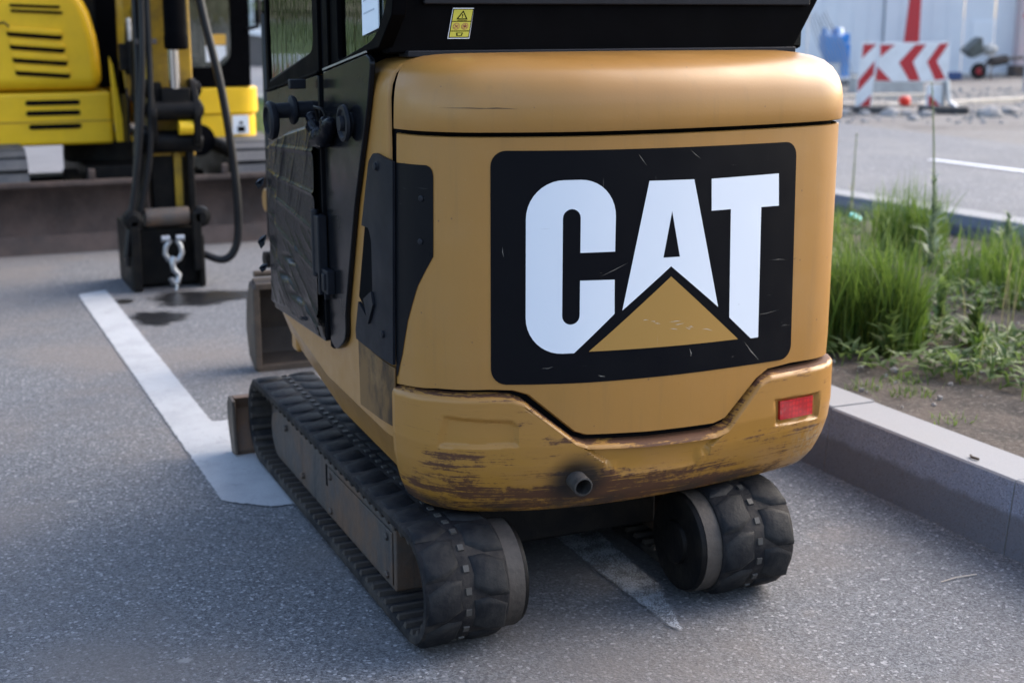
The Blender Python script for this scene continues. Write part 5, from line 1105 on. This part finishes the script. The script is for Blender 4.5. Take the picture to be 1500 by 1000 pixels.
def leaves(name, spec, mat, parent, **tags):
    """spec: (base point, direction, length, width, tone): pointed folded leaves"""
    V_, F_, Tn = [], [], []
    for p, d, L_, wd, tn in spec:
        p, d = Vector(p), Vector(d).normalized(); s_ = d.cross(Vector((0, 0, 1))); s_ = s_.normalized() if s_.length > .05 else Vector((1, 0, 0)); u = s_.cross(d); o = len(V_)
        V_ += [p, p+d*L_*.4+s_*wd/2+u*L_*.1, p+d*L_*.45+u*L_*.04, p+d*L_*.4-s_*wd/2+u*L_*.1, p+d*L_-u*L_*.1]; F_ += [(o, o+1, o+2), (o, o+2, o+3), (o+1, o+4, o+2), (o+2, o+4, o+3)]; Tn += [max(0, tn-.2), tn, tn-.1, tn, min(1, tn+.2)]
    me = D.meshes.new(name); me.from_pydata([tuple(v) for v in V_], [], F_); me.materials.append(mat); at = me.attributes.new('tone', 'FLOAT', 'POINT'); at.data.foreach_set('value', Tn)
    return obj(name, me, parent, **tags)
leaves('ground_cover', COVER, MT['weed'], None, **STUFF)
def weed(name, label, x, y, h, nleaf, L0, L1, mat, droop=.2, wd=.28, spike=0, group=None, bend=(.02, .02)):
    z_ = hsoil(x, y)-.01; t = thing(name, label, 'plant', (x, y, z_), group); st_ = [(x+bend[0]*k*k/16, y+bend[1]*k*k/16, z_+h*k/6) for k in range(7)]
    G().tube(st_, [.008-.0009*k for k in range(7)], 6).build('stem', MT['weed_stem'], t)
    sp_ = []
    for k in range(nleaf):
        f_ = min(.99, (k+random.random())/nleaf)*(1-spike); i = f_*6; b_ = Vector(st_[int(i)]).lerp(Vector(st_[min(6, int(i)+1)]), i-int(i)); L_ = (L0+(L1-L0)*f_/(1-spike))*rnd(.45, 1.3)
        sp_.append((b_.x, b_.y, b_.z, L_*(.8-.3*max(0, droop)), rnd(0, 6.28), max(.15, .75+droop*1.2-.5*f_+rnd(-.35, .35)), L_*wd*rnd(.7, 1.2), rnd(.1, .8)))
    for k in range(int(spike*70)):
        f_ = (1-spike)+spike*random.random(); sp_.append((x+bend[0]*(f_*6)**2/16, y+bend[1]*(f_*6)**2/16, z_+h*f_, .022, rnd(0, 6.28), .5, .008, rnd(.4, 1)))
    blades('foliage', sp_, mat, t, 3, **STUFF); return t
simple('weed_stem', 'pale_green_stem', (.16, .2, .08), .6)
weed('tall_weed', 'tall pale green weed with leafy base and thin bare spike by the far kerb', 5.05, 5.95, 1.02, 64, .17, .06, MT['sage'], .35, .26, .46, bend=(-.05, -.02))
weed('bushy_weed', 'low bushy green weed right beside the tall spike', 5.38, 5.75, .34, 46, .16, .10, MT['sage'], .4, .32)
weed('dry_weed', 'feathery straw coloured weed in front of the far kerb, next to the hood', 6.02, 7.95, .62, 60, .12, .05, MT['straw'], .05, .07, .3)
weed('thistle', 'small spiky leaved plant on bare soil between the two tall tufts', 3.72, 4.08, .12, 30, .17, .09, MT['grass'], .1, .14)
weed('sage_plant', 'pale soft leaved plant on the soil at the right edge above the kerb', 3.80, 3.68, .22, 110, .06, .04, MT['sage'], .1, .45)
weed('sage_plant', 'pale soft leaved plant at the right edge, the one behind and taller', 4.02, 3.78, .27, 110, .07, .04, MT['sage'], .1, .45)
weed('broadleaf_weed', 'dark low broadleaf weed under the left tall tuft', 3.45, 4.28, .16, 46, .13, .07, MT['weed'], .3, .34)
weed('broadleaf_weed', 'dark low broadleaf weed in the middle of the bed below the thistle', 3.95, 4.35, .18, 50, .15, .07, MT['weed'], .3, .34)
weed('broadleaf_weed', 'dark broadleaf weed behind the thistle near bare soil', 4.1, 4.75, .2, 60, .12, .07, MT['weed'], .1, .34)
weed('dock_plant', 'broad leaved plant in the middle of the grass behind the left tuft', 4.25, 5.35, .34, 34, .2, .12, MT['weed'], -.2, .32)
for k, (x, y, r) in enumerate(((3.36, 4.12, .016), (3.28, 4.22, .012), (4.05, 3.95, .018), (5.35, 6.75, .03))):
    o = D.objects.new('pebble', rk[k % 3]); COL.objects.link(o); o.location = (x, y, hsoil(x, y)+r*.3); o.scale = (r/.1,)*3; o['category'] = 'pebble'; o['group'] = 'pale pebbles on the soil'; o['label'] = ('pale pebble on dark soil in front of the left tall tuft', 'smallest pale pebble, close beside the one in front of the left tuft', 'pale pebble beside the pale soft leaved plants at the right', 'larger pale pebble far back by the tall spiked weed')[k]
q = (5.95, 7.85); TC = G().lathe((q[0], q[1], hsoil(*q)-.005), (.2, -.4, .8), [(0, .03), (.005, .042), (.07, .045), (.075, .02)], 14).build('bottle_cap', MT['teal'], None, smooth=30, **T('turquoise plastic cap lying at the foot of the far kerb', 'litter'))
g = G()
for _ in range(900):
    y = rnd(2.6, 8); x = rnd(kx(y)+.22, fx(y)-.2); r = rnd(.003, .012); g.obox((x, y, hsoil(x, y)+.004), (r, r*1.3, r), (rnd(0, 3), rnd(0, 3), 0))
g.build('gravel', MT['stone'], None, **STUFF)
TW = G().tube([(3.03-.2, 3.10, .2255), (3.0-.18, 3.085, .2262), (2.985-.16, 3.06, .2255)], .004, 6).build('twig', MT['bark'], None, **T('small dark twig lying on the pale kerb top', 'twig'))
G().tube([(2.475, 2.786, .004), (2.53, 2.793, .005), (2.60, 2.790, .004)], .0018, 5).build('straw', MT['straw_pale'], None, **T('thin pale straw lying on the asphalt near the kerb', 'straw'))
# trees at the lot's left, mirrored in the glass; and behind the building
def tree(x, y, h, rcrown, label, group, n=2600):
    t = thing('tree', label, 'tree', (x, y, 0), group); tp = [(x, y, -.05), (x+.05, y, h*.2), (x-.04, y+.05, h*.45), (x+.05, y, h*.8)]
    G().tube(smoothpath(tp, 4), [.16-.011*k for k in range(13)], 9).build('trunk', MT['bark'], t, smooth=60)
    lb = G(); tips = []
    for k in range(16):
        a_ = k*2.4; z0 = h*(.12+.045*k); e_ = Vector((x+rcrown*.7*math.cos(a_), y+rcrown*.7*math.sin(a_), z0+h*.13)); lb.tube([(x, y, z0), (x+.4*rcrown*math.cos(a_), y+.4*rcrown*math.sin(a_), z0+h*.05), e_], [.05, .035, .012], 6); tips.append(e_)
    lb.build('limb', MT['bark'], t); sp_ = []
    for _ in range(n):
        c = random.choice(tips); p = c+Vector((random.gauss(0, .3), random.gauss(0, .3), random.gauss(0, .22)))*rcrown*.75; sp_.append((p, (rnd(-1, 1), rnd(-1, 1), rnd(-.7, .5)), rnd(.16, .3), rnd(.09, .15), rnd(0, 1)))
    leaves('crown', sp_, MT['tree_leaf'], t, **STUFF)
for k in range(9): tree(-13+3.6*k+rnd(-.5, .5), -24+rnd(-1, 1), rnd(5.5, 7), 2.6, 'unseen leafy tree added behind the lot to darken the low sky', 'unseen trees added behind the lot', 2600)  # unseen row added behind the camera to darken the low sky
for k, (x, y, h, r) in enumerate(((-2.6, 21, 5.5, 1.9), (-6.0, 24, 6.5, 2.3), (-4.3, 15.5, 5, 1.8), (-9.5, 19, 7, 2.6), (-8.2, 12.5, 6, 2.2))): tree(x, y, h, r, 'leafy green tree standing on the verge left of the lot', 'trees left of the lot')
q = V(58, -12.4); tree(q.x, q.y, 6.5, 2.4, 'dark green tree beyond the low wall, between the excavators', None, 2600)
